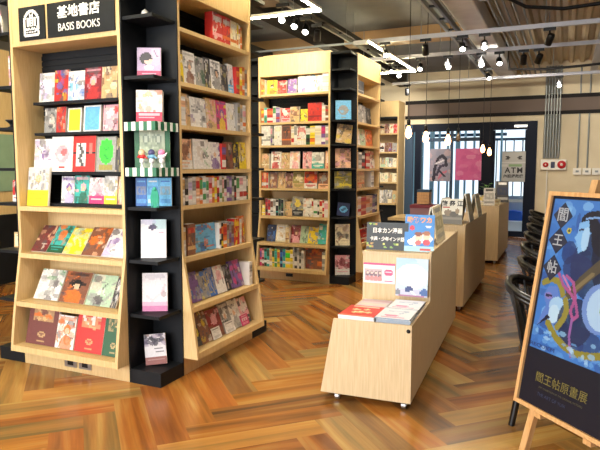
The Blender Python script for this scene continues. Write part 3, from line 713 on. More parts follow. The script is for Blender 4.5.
corner(B1, .10, 'vEn', 'B', .15, .215, 'small dark and white book with brown band, lowest black corner shelf', 1.6, .015, .13, RZC, 10, R(-5), im=A5)
mbx = MB(); mbx.lathe([(0, 0), (.022, .002), (.026, .03), (.02, .055), (.012, .06), (0, .07)], 14)
o = tag(mbx.build('figurine', M['white'], loc=(B1[0]+S_-CC+.1, B1[1]+CC-.13, 2.50)), 'tiny white figurine on the topmost visible black corner shelf', 'figurine')
# striped awnings, green display, little figures, comics and tassel
cX, cY = B1[0]+S_, B1[1]        # outer corner
def awning(z, label):
    t = tag(empty('striped_awning', (cX, cY, z)), label, 'awning')
    n = 8
    for nm, mk in (('front_strip', 0), ('side_strip', 1)):
        mb = MB()
        for i in range(n):
            a, b = .262*i/n, .262*(i+1)/n; col = lin('e8ece6') if i % 2 else lin('1d6544')
            if mk == 0: mb.box((-b, .003, -.058), (-a, .008, 0), col)
            else: mb.box((-.008, a+.009, -.058), (-.003, b, 0), col)
        mb.build(nm, M['print'], t)
    return t
awning(1.807, 'green and white striped paper awning above the green display on the corner column')
awning(1.502, 'green and white striped paper awning below the little figurines on the corner column')
im = Img(16, 18, 'b9c4a8'); rr = random.Random(11)
for _ in range(22): im.line([(rr.random(), rr.random()), (rr.random(), rr.random())], .03, rr.choice(['8c9a84', 'd4dcc4', 'a0ac90']), 1, .6)
im.rect(.48, 0, .52, 1, '98a48c').rect(0, .49, 1, .52, '98a48c')
for cx_, cy_ in ((.25, .25), (.75, .25), (.25, .75), (.75, .75)): im.ell(cx_, cy_, .14, .14, '7a8878', .7).ell(cx_, cy_, .09, .09, 'c8d0b8')
t = tag(empty('map_display', (cX-.138, cY+.145, 1.502), (0, 0, RZC)), 'pale green drawn card standing between dark green curtains on the corner shelf', 'display')
picture(MB(), im, .17, .26, .006).build('card', M['print'], t)
for s in (-1, 1):
    mb = MB()
    for i in range(4):
        im2 = Img(2, 10, '2c6a44'); [im2.rect(0, q/10, 1, (q+.5)/10, '5fa878' if q % 2 else '24543a') for q in range(10)]
    picture(mb, im2, .034, .27, .005).build('curtain', M['print'], t, loc=(s*.1035, 0, 0))
for i, (u, bc, hc, l) in enumerate(((-.085, 'c83030', 'e8c8a0', 'tiny red figurine with a big head, left on the green display shelf'), (-.005, '6fa8c8', '4a4a78', 'tiny blue and white figurine in the middle of the green display shelf'), (.08, 'e8e6f0', 'e888b0', 'tiny white and pink figurine with raised arm on the green display shelf'))):
    x, y = cX-.095+u*math.cos(RZC)*.8, cY+.085+u*math.sin(RZC)*.8
    t = tag(empty('figurine', (x, y, 1.503)), l, 'figurine', 'little figurines under the awning')
    MB().lathe([(0, 0), (.012, 0), (.012, .004), (.007, .01), (.007, .03), (.018, .035), (.016, .06), (0, .065)], 12, col=lin('f0f0f0')).build('base', M['print'], t)
    mb = MB(); mb.ball((0, 0, .075), .024, lin(bc), 12, (1.2, .9, .8)); mb.ball((0, 0, .1), .024, lin(hc), 12); mb.tube([(.02, 0, .075), (.045, 0, .1 if i == 2 else .06)], [.008, .004], 6, lin(bc)); mb.tube([(-.02, 0, .075), (-.04, 0, .07)], [.008, .004], 6, lin(bc)); mb.build('body', M['print'], t)
for i, (u, k, st, w) in enumerate(((-.075, 'bse', 'T', .075), (.005, 'swb', 'T', .08), (.09, 'sbe', 'T', .085))):
    corner(B1, 1.235, k, st, w, .195, ['blue comic under the tassel display, left of three', 'light blue comic behind the hanging teal tassel', 'blue comic under the tassel display, right of three'][i], 1.2, .02, .12, RZC, 4, 0, u)
mb = MB()
for i in range(9):
    x = (i-4)*.006; mb.tube([(x*.6, 0, .11), (x, 0, .06), (x*(.6 if i % 2 else .9), 0, -.02+.004*(i % 3))], [.004, .005, .003], 5)
mb.ball((0, 0, .115), .014)
tag(mb.build('tassel', M['cloth'], loc=(cX-.038, cY+.03, 1.245), rot=(0, 0, RZC)), 'pale teal tassel hanging in front of the blue comics', 'tassel')

# left front corner column of the sign bookcase
g2 = None
def lcol(z, k, st, w, h, label, du=0, dv=0, rz=0, lean=3, t=.02, roll=0):
    return make_book(k, st, w, h, t, (B1[0]+.12+du, B1[1]+.16+dv, z+.001+abs(math.sin(roll))*w/2), rz, R(lean), roll, label, 1.2)
lcol(2.50, 'wpe', 'S', .012, .22, 'thin pale book leaning on the upper left corner shelf of the sign bookcase', .03, 0, 0, 0, .12, R(-8))
lcol(2.11, 'pwP', 'S', .022, .22, 'pale pink spine on the left corner shelf of the sign bookcase', .085, 0, 0, 0, .12)
lcol(1.235, 'rwr', 'B', .09, .19, 'red and white book leaning on the left corner shelf of the sign bookcase', .075)
lcol(1.235, 'rkw', 'B', .075, .17, 'red and black book at the outer edge of the left corner shelf', -.03)
lcol(.87, 'wlp', 'T', .07, .22, 'white slim book leaning on the lower left corner shelf', .10, -.02, 0, 8, .014)
o = lcol(.87, 'tct', 'K', .12, .12, 'small tan framed picture on the lower left corner shelf', -.015); o.name = 'picture_frame'; o['category'] = 'picture frame'
mb = MB(); mb.lathe([(0, .004), (.028, .0), (.03, .008), (.012, .014), (.016, .03), (.04, .05), (.048, .06), (.043, .062), (0, .04)], 16)
tag(mb.build('bowl', M['plastic'], loc=(B1[0]+.13, B1[1]+.1, 1.806)), 'small black bowl on the left corner shelf of the sign bookcase', 'bowl')

# second bookcase
g = 'books on the front of the second bookcase'
def front2(z, spec, h, where, dface=.05, lean=4, dshift=0, **k):
    stock(spec, bay(B2, 0, z, dshift), BI, where, h, persp=.97, dface=dface, lean=lean, group=g, res=.8, **k)
W2 = ', second bookcase front'
front2(2.471, 'otyX4/19 _1 yokF11 ropN10 _1 vpeN9 _1 wsvN10/22 wswB7/22 cwsN8/22 wcwS6/22', .18, 'topmost shelf'+W2)
front2(2.101, 'oycS3 awgS3 rowS6 wgwS3/21 vlrS4 rwpB9 tndN9 _1 yikN8/16 rrdX13/23 wcwS3 nrwS3', .19, 'second shelf down'+W2)
front2(1.801, 'wweX10/26 epvS2 EewS2 wcwX8/26 nkoX10/26 cwrS3 wewS3 wrcX9/24 GwkS4/23 ycoS5/24 wcwS6/24 vmwS4/24 ewpS3/24', .25, 'third shelf down'+W2)
front2(1.491, 'tPcX8/20 _1 wrnF11 tcpN9 wpPF10 _3 prwN9 weaB12 _1 PwrN4', .22, 'fourth shelf down'+W2)
front2(1.231, 'orwS2.5 oPwS2.5 rowS2.5 nteN9 _0.5 tnPN8 nptN8 ictB12 rowB13/22 _1 nePB11', .21, 'fifth shelf down'+W2)
front2(.861, 'ycwX4/14 drkS3 rdwS3 wnkS3 wewS3 kwaS3 GkeS3 kGwS3 tiaN8/19 eykB12/26 wPrN10/24 crwS2 wwgS4 wGkS2 crkS3 rwcS2 wpwS4', .22, 'sixth shelf down'+W2)
front2(.501, '_4 DbkN10 cwtK12 tcnX4/21 dpnF10 feGN8 ybnN10 aswN11/27', .23, 'second lowest shelf'+W2, .10, 14, -.06)
front2(.176, 'mvwS2.5 dpwS2.5 GawS3 aGwS3 tPwS3 yGeS2.5 gawS3 yoiS3 DbsS3 abwS3 yLwS5 ywcS3 wewS1.5/28 EewS3/27 wewS2/27.5 kewS2/22 wewS3/24 ndoN18/27 ecwS4', .24, 'bottom shelf'+W2, .06, 5, -.07)
for z, k, st, w, h, l in ((2.11, 'see', 'C', .2, .25, 'grey-blue book with a pale round motif, black corner of second bookcase'), (1.805, 'tyE', 'N', .2, .24, 'tan and charcoal book leaning, black corner of second bookcase'),
                          (1.50, 'PpM', 'N', .2, .25, 'dusty pink book, black corner of second bookcase'), (1.235, 'iye', 'N', .22, .22, 'olive and grey book with writing, black corner of second bookcase'),
                          (.87, 'DsD', 'C', .16, .17, 'small navy book leaning back, black corner of second bookcase'), (.49, 'cEn', 'N', .19, .28, 'cream paper-cut style book, black corner of second bookcase'),
                          (.10, 'pdw', 'B', .19, .26, 'pink and dark book on the lowest black corner shelf, second bookcase')):
    corner(B2, z, k, st, w, h, l, 1.2, .02, .125, R(26), 7, R(6) if k in ('tyE', 'DsD') else 0)
g = 'books on the right face of the second bookcase'
def right2(z, spec, h, where, dface=.06, lean=6, dshift=0, **k):
    stock(spec, bay(B2, 1, z, dshift), BI, where+', second bookcase right face', h, persp=1.1, dface=dface, lean=lean, group=g, res=.8, **k)
right2(2.471, 'EkeX7/17 _15', .17, 'topmost shelf')
right2(2.101, 'ekwN7 eEwN6 keEN6 _5', .24, 'second shelf')
right2(1.801, 'wfeN6 fweN5 oPrN7/23 _3', .22, 'third shelf')
right2(1.491, '_2 weeS3 kwrS3 _1 rPwS4 wprN9/25', .22, 'fourth shelf')
right2(1.231, '_2 tPoX6/24 _6 wceS3/25 _4', .22, 'fifth shelf')
right2(.861, 'ctwS2 wPrS3 roPS5 PowS4 tPwS3 vewS3 DewS3', .25, 'sixth shelf')
right2(.501, '_2 rdwX6/18 dwrN7/22 _3', .2, 'seventh shelf', .06, 10, -.04)
# far bookcase books
rr = random.Random(21)
g = 'books on the far wall bookcase'
for zi, (z, nm) in enumerate(((2.281, 'top'), (1.861, 'second'), (1.521, 'third'), (1.181, 'fourth'), (.701, 'lowest'))):
    toks = []
    for i in range(6):
        k = ''.join(rr.choice('wwcceppPtndr' if z in (2.281,) else ('wepnrdv' if z > 1.8 else 'wwccctfe')) for _ in range(3)); toks.append('%s%s%.0f' % (k, rr.choice('FNBNC'), rr.uniform(9, 11)))
    stock(' '.join(toks), lambda u, d, z=z: ((-4.08+u, 13.05+d, z), 0), .57, nm+' shelf, far wall bookcase', .21 if z > 1 else .3, dface=.03, lean=6, group=g, res=.6)

# ================================================================== DISPLAY CARTS
def cart(x, y, rz, length, step, label, wood):
    """origin: right front bottom corner; body to -x, length along +y"""
    root = tag(empty('display_cart', (x, y, 0), (0, 0, rz)), label, 'display cart')
    zb, zl, zh, W, WB = .055, .545, (.897 if step else .915), .50, .585
    if step:
        # low front block with a flared left side
        MB().prism([(-WB, 0, zb), (0, 0, zb), (0, 0, zl), (-W, 0, zl)], (0, .018, 0)).build('front_panel', wood, root)
        MB().prism([(-WB, .018, zb), (0, .018, zb), (0, .018, zl-.03), (-W-.004, .018, zl-.03)], (0, step-.018, 0)).build('low_body', wood, root)
        MB().box((-W+.002, .0185, zl-.03), (-.016, step, zl-.018)).build('deck', wood, root)
        MB().box((-.016, .0185, zl-.03), (0, step, zl)).build('side_lip', wood, root)
        y0 = step
    else: y0 = 0
    P = [(-WB, y0, zb), (0, y0, zb), (0, y0, zh-.025), (-W, y0, zh-.025), (-W, y0, zl)]
    MB().prism(P, (0, length-y0, 0)).build('tall_body', wood, root)
    MB().box((-W-.004, y0-.004, zh-.025), (-.018, length, zh-.008)).build('top_board', wood, root)
    MB().box((-.018, y0-.004, zh-.025), (.002, length, zh+.004)).build('side_lip', wood, root)
    for (cx, cy) in ((-.05, .05), (-WB+.10, .05), (-.05, length-.06), (-WB+.10, length-.06)):
        c = MB().box((cx-.02, cy-.02, .047), (cx+.02, cy+.02, .0545)).box((cx-.016, cy-.01, .02), (cx-.0125, cy+.01, .047)).box((cx+.0125, cy-.01, .02), (cx+.016, cy+.01, .047)).build('caster', M['chrome'], root)
        MB().tube([(cx-.012, cy, .024), (cx+.012, cy, .024)], .023, 14).build('wheel', M['chrome'], c)
    if step: MB().lathe([(0, .006), (.011, .005), (.013, 0)], 12).xf(Matrix.Translation((-.02, -.001, zl-.035)) @ Matrix.Rotation(R(90), 4, 'X')).build('screw_cap', M['blackmetal'], root)
    return root
CR = R(2.9)
cart(-.818, 3.46, CR, 2.30, .70, 'stepped light wood display cart on casters, nearest the viewer', M['cartwood'])
cart(-.93, 6.20, R(.5), 1.9, 0, 'light wood display cart behind the stepped one, middle of the row', M['cartwood'])
cart(-.93, 9.55, R(.3), 1.85, 0, 'light wood display cart farthest along the row, near the glass door', M['cartwood'])
CM = Matrix.Translation((-.818, 3.46, 0)) @ Matrix.Rotation(CR, 4, 'Z')
def cartp(x, y, z): return CM @ Vector((x, y, z))
# magazine stacks on the low deck
def flat(name, k, st, w, dpt, t, x, y, z, rot, label, cat='magazine', group=None, res=2.0, side='e4e2dc', im=None):
    rr = random.Random(sum(map(ord, label))); im = im or cover(st, k, rr, res); mb = MB(); picture(mb, im, w, dpt, t, side, None, 0, side)
    mb.xf(Matrix.Rotation(R(-90), 4, 'X'))   # print faces up
    mb.v = [(a, b-dpt/2, c) for a, b, c in mb.v]
    # after the turn the print is on top, y runs away
    o = mb.build(name, M['print']); p = cartp(x, y, z); o.location = p; o.rotation_euler = (0, 0, CR+rot); tag(o, label, cat, group); return o
def stack(n, t, k, st, w, d, x, y, labels, group, top=None, side='e4e2dc', gap=.0008):
    z = .528
    for i in range(n):
        last = i == n-1
        flat('magazine', k, st, w, d, t, x+rnd.uniform(-.004, .004), y+rnd.uniform(-.004, .004), z, rnd.uniform(-.02, .02), labels[i], 'magazine', group, 2.0 if last else .5, side, top if last else None)
        z += t+gap
PLACE = ['lowest in stack', 'second from bottom', 'third from bottom', 'fourth from bottom', 'topmost in stack']
def lbl(base, n): return ['%s, %s' % (base, PLACE[i] if i < n-1 else PLACE[4]) for i in range(n)]
red = Img(16, 20, 'd8342c')
for p_ in ((.3, .4), (.6, .35), (.5, .6), (.35, .65), (.7, .6)): red.ell(*p_, .12, .08, 'f0c890', .9).ell(p_[0], p_[1]-.02, .05, .04, 'fff0d0')
red.rect(.1, .05, .9, .15, 'f6e0c8', .8).rect(.05, .88, .95, .93, 'f4c0a0', .6)
stack(3, .013, 'rcP', 'N', .235, .29, -.355, .17, lbl('red-covered thick magazine at the front left of the cart deck', 3), 'red magazines', red, 'e9e6e6')
pk = Img(16, 20, 'e8e8f2'); pk.rect(0, .0, 1, .12, 'd6dcec').ell(.4, .72, .22, .08, 'e88ab4').rect(.1, .85, .8, .9, 'e06aa0').line([(.2, .3), (.8, .25), (.6, .5)], .04, 'b9c4dc')
stack(5, .0085, 'wps', 'N', .215, .27, -.122, .16, lbl('white and pink magazine at the front right of the cart deck', 5), 'white magazines', pk, '9aa8bc')
gy = Img(14, 16, 'd0c4cc'); gy.rect(.0, .1, 1, .3, 'c8a8b8').rect(.1, .5, .9, .7, 'e8d0c8')
stack(2, .01, 'pee', 'N', .21, .27, -.36, .49, lbl('mauve and grey magazine at the back left of the cart deck', 2), 'mauve magazines', gy)
stack(3, .012, 'wep', 'N', .21, .27, -.125, .475, lbl('pale magazine at the back right of the cart deck', 3), 'pale magazines', pk, '8088a0')
# flyer and book against the step
def upright(name, im, w, h, t, x, y, z, rz, lean, label, cat, edge='e8e4dc', roll=0):
    o = picture(MB(), im, w, h, t, edge).build(name, M['print']); o.location = cartp(x, y, z); o.rotation_euler = (-lean, roll, CR+rz); return tag(o, label, cat)
im = Img(30, 20, 'f4f0f0'); im.rect(0, 0, 1, .09, 'e05a8c').rect(.05, .28, .6, .9, 'c8b4bc')
for i in range(4): im.ell(.13+i*.13, .55, .06, .16, '6a5a68', .8).ell(.13+i*.13, .78, .07, .12, 'e08888', .8).ell(.13+i*.13, .5, .035, .07, 'f0d0c0')
im.ell(.8, .45, .14, .17, 'e0608c').rect(.7, .38, .9, .45, 'f8e0e8').rect(.66, .85, .95, .92, 'd86a90')
upright('flyer', im, .235, .150, .002, -.375, .694, .655, 0, 0, 'white and pink flyer with a group picture stuck on the cart step', 'flyer')
im = Img(20, 26, 'c4dcec'); rr = random.Random(2)
im.ell(.2, .2, .5, .3, 'a8cce8', .7).ell(.5, .45, .5, .3, 'e8f0f6', .9).ell(.6, .55, .35, .25, 'f4f4f6').rect(0, .82, 1, 1, 'c8b8d4', .6).ell(.42, .82, .12, .08, '3c4c84').ell(.9, .88, .14, .1, '4a6aa8').ell(.08, .9, .08, .08, '7a8090').line([(.5, .86), (.62, .95)], .03, 'e0e4f0').rect(.1, .96, .9, 1, 'b07aa0')
upright('magazine', im, .23, .275, .012, -.13, .672, .58, 0, R(4), 'sky blue and white magazine standing against the cart step', 'magazine')
# on the tall top
TZ = .890
im = Img(40, 28, '22282c')
rr = random.Random(9)
for i in range(17):
    cx_, cy_ = rr.choice([(rr.uniform(.02, .98), rr.choice((.06, .9))), (rr.uniform(.0, 1), .78), (rr.choice((.04, .95)), rr.random()), (rr.uniform(.1, .9), .9)])
    im.ell(cx_, cy_, .032, .042, rr.choice(['9fc048', 'd0d068', '7fa448', 'c09048']), .95)
bb = upright('chalkboard_sign', im, .315, .205, .012, -.343, .80, TZ, 0, R(6), 'black board sign with white handwriting and yellow-green stars on the cart top', 'sign', '16181a')
text('日本カン漫画', 'lettering', M['ink'], bb, .042, (0, -.0135, .142), (R(90), 0, 0), .0004, bold=.001, sx=.9)
text('卡通・少年インド語', 'lettering', M['ink'], bb, .034, (0, -.0135, .08), (R(90), 0, 0), .0004, bold=.001, sx=.85)
im = Img(30, 34, '3a8ad8'); im.rect(0, .86, 1, 1, 'a8d4e8').ell(.62, .64, .34, .13, 'f2f0f0').ell(.35, .74, .25, .1, 'f2f0f0').ell(.25, .36, .08, .07, 'd8304c').ell(.47, .60, .12, .12, 'f4d0b8').ell(.47, .52, .13, .06, '8a4a38').ell(.74, .58, .12, .12, 'f4d0b8').ell(.74, .50, .13, .06, 'a86a48').ell(.47, .76, .1, .07, 'e06a6a').ell(.74, .75, .12, .08, 'd84a5c').ell(.8, .32, .1, .03, 'f0f4f8').rect(.55, .9, .9, .97, 'c04848')
ub = upright('book', im, .215, .27, .012, -.105, .795, TZ, 0, R(8), 'bright blue picture book with two cartoon children standing on the cart top', 'book')
text('動物ワカ', 'title_lettering', mat('orange_letters', 'f0a878', .5), ub, .046, (0, -.0135, .228), (R(90), 0, 0), .0004, bold=.002)
def tent(x, y, z, rz, w, h, spread, label, k='eei', scale=1):
    """an open book standing like a tent"""
    t = tag(empty('open_book', (x, y, z), (0, 0, rz)), label, 'book')
    a = math.atan(spread/h)
    for s in (-1, 1):
        mb = MB(); im = cover('T' if s < 0 else 'N', k, random.Random(int(x*100)), 1.0)
        picture(mb, im, w, math.hypot(h, spread), .01, 'd8d4c8', '4a4238')
        o = mb.build('cover', M['print'], t); o.rotation_euler = (-a, 0, 0)
        o.location = (0, -spread, 0.004)
        if s > 0: o.rotation_euler = (-a, 0, PI); o.location = (0, spread, .004)
    return t
p = cartp(-.085, 1.42, TZ+.004); tent(p.x, p.y, p.z, CR+PI/2, .44, .29, .05, 'beige book standing open like a tent on the nearest cart top', 'cei')
TZ = .908
# cart 2 objects
im = Img(26, 22, 'e8e6dc'); im.rect(0, .62, 1, 1, '6a6660').rect(.0, .72, 1, .8, '8a867e').ell(.3, .55, .18, .12, '8a7a68').ell(.6, .6, .2, .12, '5a5650').ell(.75, .48, .1, .1, 'a08c74').rect(.05, .3, .4, .35, 'c05048')
o = picture(MB(), im, .215, .27, .014, 'e0ddd4').build('book', M['print']); o.location = (-1.085, 6.30, TZ); o.rotation_euler = (R(-8), 0, 0)
tag(o, 'photo book with black characters across its white top, on the middle cart', 'book')
text('旅 祭 江', 'title_lettering', M['blackink'], o, .062, (0, -.0155, .215), (R(90), 0, 0), .0004, bold=.002)
tent(-.985, 6.62, TZ+.008, PI/2, .30, .30, .055, 'large grey book standing open like a tent behind the photo book', 'eei')
tent(-.985, 7.35, TZ+.008, PI/2, .34, .27, .05, 'smaller grey book standing open like a tent on the middle cart', 'eEi')
tent(-1.28, 7.0, TZ, PI/2-.2, .2, .24, .055, 'pale book standing open in the middle of the middle cart', 'wce')
# cart 3 objects
make_book('wyc', 'B', .2, .16, .03, (-1.27, 9.75, TZ), 0, R(6), 0, 'white and yellow box-like book at the left of the farthest cart', 1, None, False)
tent(-1.10, 9.72, TZ, .1, .17, .27, .07, 'pale book standing open with dark inside on the farthest cart', 'wke')
tent(-1.0, 10.7, TZ, .2, .2, .36, .09, 'dark and white book standing open at the far end of the farthest cart', 'EwD')
make_book('cwt', 'T', .3, .08, .1, (-1.13, 10.25, TZ), 0, 0, 0, 'low cream box in the middle of the farthest cart', 1, None, False)
t = tag(empty('potted_plant', (-1.28, 10.9, TZ)), 'small green potted plant on the farthest cart', 'plant')
MB().lathe([(0, 0), (.05, 0), (.065, .11), (.055, .11), (0, .095)], 14).build('pot', M['white'], t)
mb = MB()
for i in range(11):
    a = i*2.4; r_ = .1+.02*(i % 3); z1 = .22+.03*(i % 4)
    d = Vector((math.cos(a), math.sin(a), 0)); n_ = Vector((-math.sin(a), math.cos(a), 0))*.028
    q0 = Vector((0, 0, .1)); q1 = d*r_*.6+Vector((0, 0, z1)); q2 = d*r_*1.4+Vector((0, 0, z1+.01))
    mb.tube([q0, q0*.5+q1*.5+Vector((0, 0, .02)), q1], .003, 5)
    mb.face([q1, q1*.5+q2*.5+n_, q2, q1*.5+q2*.5-n_]); mb.face([q1+Vector((0,0,-.002)), q1*.5+q2*.5-n_+Vector((0,0,-.002)), q2+Vector((0,0,-.002)), q1*.5+q2*.5+n_+Vector((0,0,-.002))])
mb.build('foliage', M['leaf'], t)
# low dark display table between bookcase and carts
t = tag(empty('display_table', (-2.05, 8.75, 0)), 'dark display table with a tan top behind the nearest cart', 'table')
MB().box((-.40, -.08, .71), (.5, .65, .75)).build('tabletop', M['wood'], t)
MB().box((-.36, -.04, .04), (.45, .6, .709)).build('base', M['black'], t)
t = tag(empty('storage_box', (-1.92, 8.9, .75)), 'flat dark red box on the dark display table', 'box')
MB().box((-.21, -.15, 0), (.21, .15, .15)).build('body', mat('mauve_box', '8c6a74', .6), t); MB().box((-.215, -.155, .151), (.215, .155, .2)).build('lid', mat('maroon_lid', '7a2a38', .6), t)
t = tag(empty('wooden_crate', (-1.95, 8.9, .951)), 'small brown crate with a blue-grey rim stacked on the dark red box', 'crate')
mb = MB()
for i in range(4): mb.box((-.09, -.09, .01+i*.045), (.09, .09, .05+i*.045))
mb.build('body', M['easel'], t); MB().box((-.093, -.093, .19), (.093, .093, .225)).build('rim', M['framegrey'], t)

# ================================================================== POSTER ON AN EASEL
th = R(9.5); PWd, PH = .55, .955
t = tag(empty('poster_easel', (-.164, 2.756, 0), (0, 0, R(-45.8))), 'pine easel stand holding the large blue poster at the right', 'easel')
def lp(x, zz, y=0): return (x, y+zz*math.tan(th)-.452*math.tan(th), zz)   # point on the leaning plane
for x0, x1 in ((.11, .19), (PWd-.11, PWd-.19)):
    mb = MB(); a = Vector(lp(x0-.09 if x0 < x1 else x0+.09, .0, .03)); b = Vector(lp(x1, 1.45, .03)); w = Vector((.017, 0, 0)); d = Vector((0, .028, 0))
    mb.prism([a-w, a+w, b+w, b-w], d).build('leg', M['easel'], t)
mb = MB(); mb.prism([(PWd/2-.017, .62, .0), (PWd/2+.017, .62, .0), (PWd/2+.017, .20, 1.4), (PWd/2-.017, .20, 1.4)], (0, .028, 0)).build('leg', M['easel'], t)
for x in (.12, PWd-.16): MB().box((x, lp(0, .452)[1]-.012, .428), (x+.04, lp(0, .452)[1]+.04, .449)).build('peg', M['easel'], t)
mb = MB(); mb.prism([(.06, -.045, .17), (.06, -.045, .205), (PWd-.08, -.01, .437), (PWd-.08, -.01, .402)], (0, .018, 0)).build('brace', M['easel'], t)
MB().box((.12, lp(0, 1.2)[1]+.06, 1.18), (PWd-.12, lp(0, 1.2)[1]+.08, 1.22)).build('crossbar', M['easel'], t)
fr = tag(empty('framed_poster', (-.164, 2.756, .452), (-th, 0, R(-45.8))), 'large poster with blue painted figures and gold characters in a thin wood frame', 'poster')
mb = MB(); fw = .018
mb.box((0, -.022, 0), (fw, 0, PH)); mb.box((PWd-fw, -.022, 0), (PWd, 0, PH)); mb.box((fw, -.022, 0), (PWd-fw, 0, fw)); mb.box((fw, -.022, PH-fw), (PWd-fw, 0, PH))
mb.build('frame', M['easel'], fr)
# the artwork: a generic painted scene, u,v in metres on the sheet
NX, NY = 124, 220; im = Img(NX, NY, '0d1024')
def U(x): return (x-fw)/(PWd-2*fw)
def V(z): return (PH-fw-z)/(PH-2*fw)
AX0, AX1, AZ0, AZ1 = .03, PWd-.03, .262, .925
im.rect(U(AX0), V(AZ1), U(AX1), V(AZ0), '3c78cc')
rr = random.Random(4)
def inart(fn): return lambda u, v: U(AX0) <= u <= U(AX1) and V(AZ1) <= v <= V(AZ0) and fn(u, v)
_each = im.each
im.each = lambda fn, c, a=1: _each(inart(fn), c, a)
for _ in range(150):
    im.ell(rr.random(), rr.uniform(.02, .74), rr.uniform(.015, .09), rr.uniform(.008, .035), rr.choice(['2458b0', '5a9ae4', '1c3c88', '6cacec', '2e66bc', '80b8f0']), rr.uniform(.3, .7))
def E(x, z, rx, rz_, c, a=1): im.ell(U(x), V(z), rx/(PWd-2*fw), rz_/(PH-2*fw), c, a)
def Ln(pts, w, c, a=1): im.line([(U(x), V(z)) for x, z in pts], w/(PWd-2*fw), c, (PH-2*fw)/(PWd-2*fw), a)
def Pg(pts, c, a=1): im.poly([(U(x), V(z)) for x, z in pts], c, a)
E(.30, .66, .12, .14, '141a38', .8); E(.40, .70, .12, .16, '101430', .8); E(.27, .84, .075, .045, '12142c'); E(.33, .79, .07, .09, '12142c')
Pg([(.19, .83), (.235, .845), (.25, .79), (.235, .72), (.205, .70), (.195, .74), (.175, .765), (.188, .785)], '7cb4ee'); E(.232, .765, .02, .05, 'a4ccf4'); Ln([(.195, .80), (.215, .805)], .004, '1a2450')
E(.33, .85, .05, .02, '2a4a9c', .8); Ln([(.22, .85), (.28, .86), (.33, .84)], .004, '7aa4e0')
E(.16, .70, .04, .05, '1a2c68', .8); E(.22, .64, .08, .06, '222c60', .8)
Ln([(.20, .53), (.26, .60), (.33, .67), (.42, .72)], .022, '50483c'); Ln([(.22, .55), (.30, .63)], .008, '7a6c50')
Pg([(.06, .50), (.08, .54), (.13, .55), (.15, .50), (.17, .44), (.15, .39), (.11, .37), (.13, .42), (.10, .41), (.05, .36), (.07, .43), (.085, .455)], '5a7ccc')
E(.145, .465, .045, .04, '9cc4ec'); E(.135, .43, .03, .04, 'b4d4f0'); E(.09, .50, .022, .014, '8c7cc4'); Ln([(.075, .50), (.105, .502)], .005, '1a1e4c')
Pg([(.05, .36), (.10, .42), (.12, .41), (.09, .39)], '141838'); E(.25, .42, .09, .10, '151a3c', .85); E(.30, .36, .10, .05, '232c58', .7)
Ln([(.05, .552), (.09, .575), (.13, .57), (.155, .545), (.165, .52)], .014, '8c8438'); Ln([(.185, .50), (.20, .46), (.19, .42), (.165, .38)], .014, '8c8438')
Ln([(.11, .385), (.16, .34), (.22, .31), (.28, .297), (.36, .31), (.45, .34)], .015, '8a8230')
Ln([(.12, .61), (.16, .56), (.21, .53), (.24, .50), (.26, .45), (.24, .43), (.22, .46), (.235, .52), (.21, .58), (.17, .60)], .007, 'a0508c'); Ln([(.235, .43), (.235, .36), (.26, .28)], .006, '8a5aa0'); Ln([(.15, .60), (.2, .55)], .005, 'c478a8')
E(.36, .50, .085, .10, '6c8cd0'); E(.37, .50, .07, .085, 'a8c8ec'); E(.40, .51, .04, .055, '8ca850'); E(.395, .50, .03, .045, 'c8b880'); E(.40, .50, .02, .03, 'b05838')
for i in range(26): E(rr.uniform(.03, .5), rr.uniform(.27, .36), rr.uniform(.008, .02), rr.uniform(.005, .012), rr.choice(['8cc0f0', '6aa4e4', 'a8d0f4']), .6)
E(.14, .792, .013, .013, 'b8b040'); E(.14, .792, .006, .006, '3a3c30')
im.d = [[tuple(q*.72 for q in c) for c in row] for row in im.d]
mb = MB(); picture(mb, im, PWd-2*fw, PH-2*fw, .006, '20202a').build('print', M['print'], fr, loc=(PWd/2, -.004, fw))
pr_ = fr
for (x, z, ch, s) in ((.093, .853, '閻', .066), (.089, .742, '王', .058), (.082, .622, '帖', .060)):
    d = MB().prism([(x-.054, -.0115, z), (x, -.0115, z-.058), (x+.054, -.0115, z), (x, -.0115, z+.058)], (0, .001, 0)).build('title_diamond', mat('ink_navy', '1a2038', .5), fr)
    text(ch, 'lettering', M['silverink'], d, s, (x, -.0118, z), (R(90), 0, 0), .0004, bold=.0006)
text('閻王帖原畫展', 'title_lettering', M['gold'], fr, .0475, (.238, -.011, .143), (R(90), 0, 0), .0004, bold=.0)
text('ART EXHIBITION OF THE ORIGINAL PICTURES', 'small_lettering', mat('faint_gold', '4a4634', .5), fr, .0115, (.243, -.011, .105), (R(90), 0, 0), .0003)
text('THE ART OF YUN', 'small_lettering', M['dimtext'], fr, .02, (.2, -.011, .075), (R(90), 0, 0), .0003)
text('REQUIEM', 'spaced_lettering', mat('deep_blue_ink', '1c2c60', .5), fr, .022, (.03, -.0112, .277), (R(90), 0, 0), .0003, align='LEFT', sx=1.6)
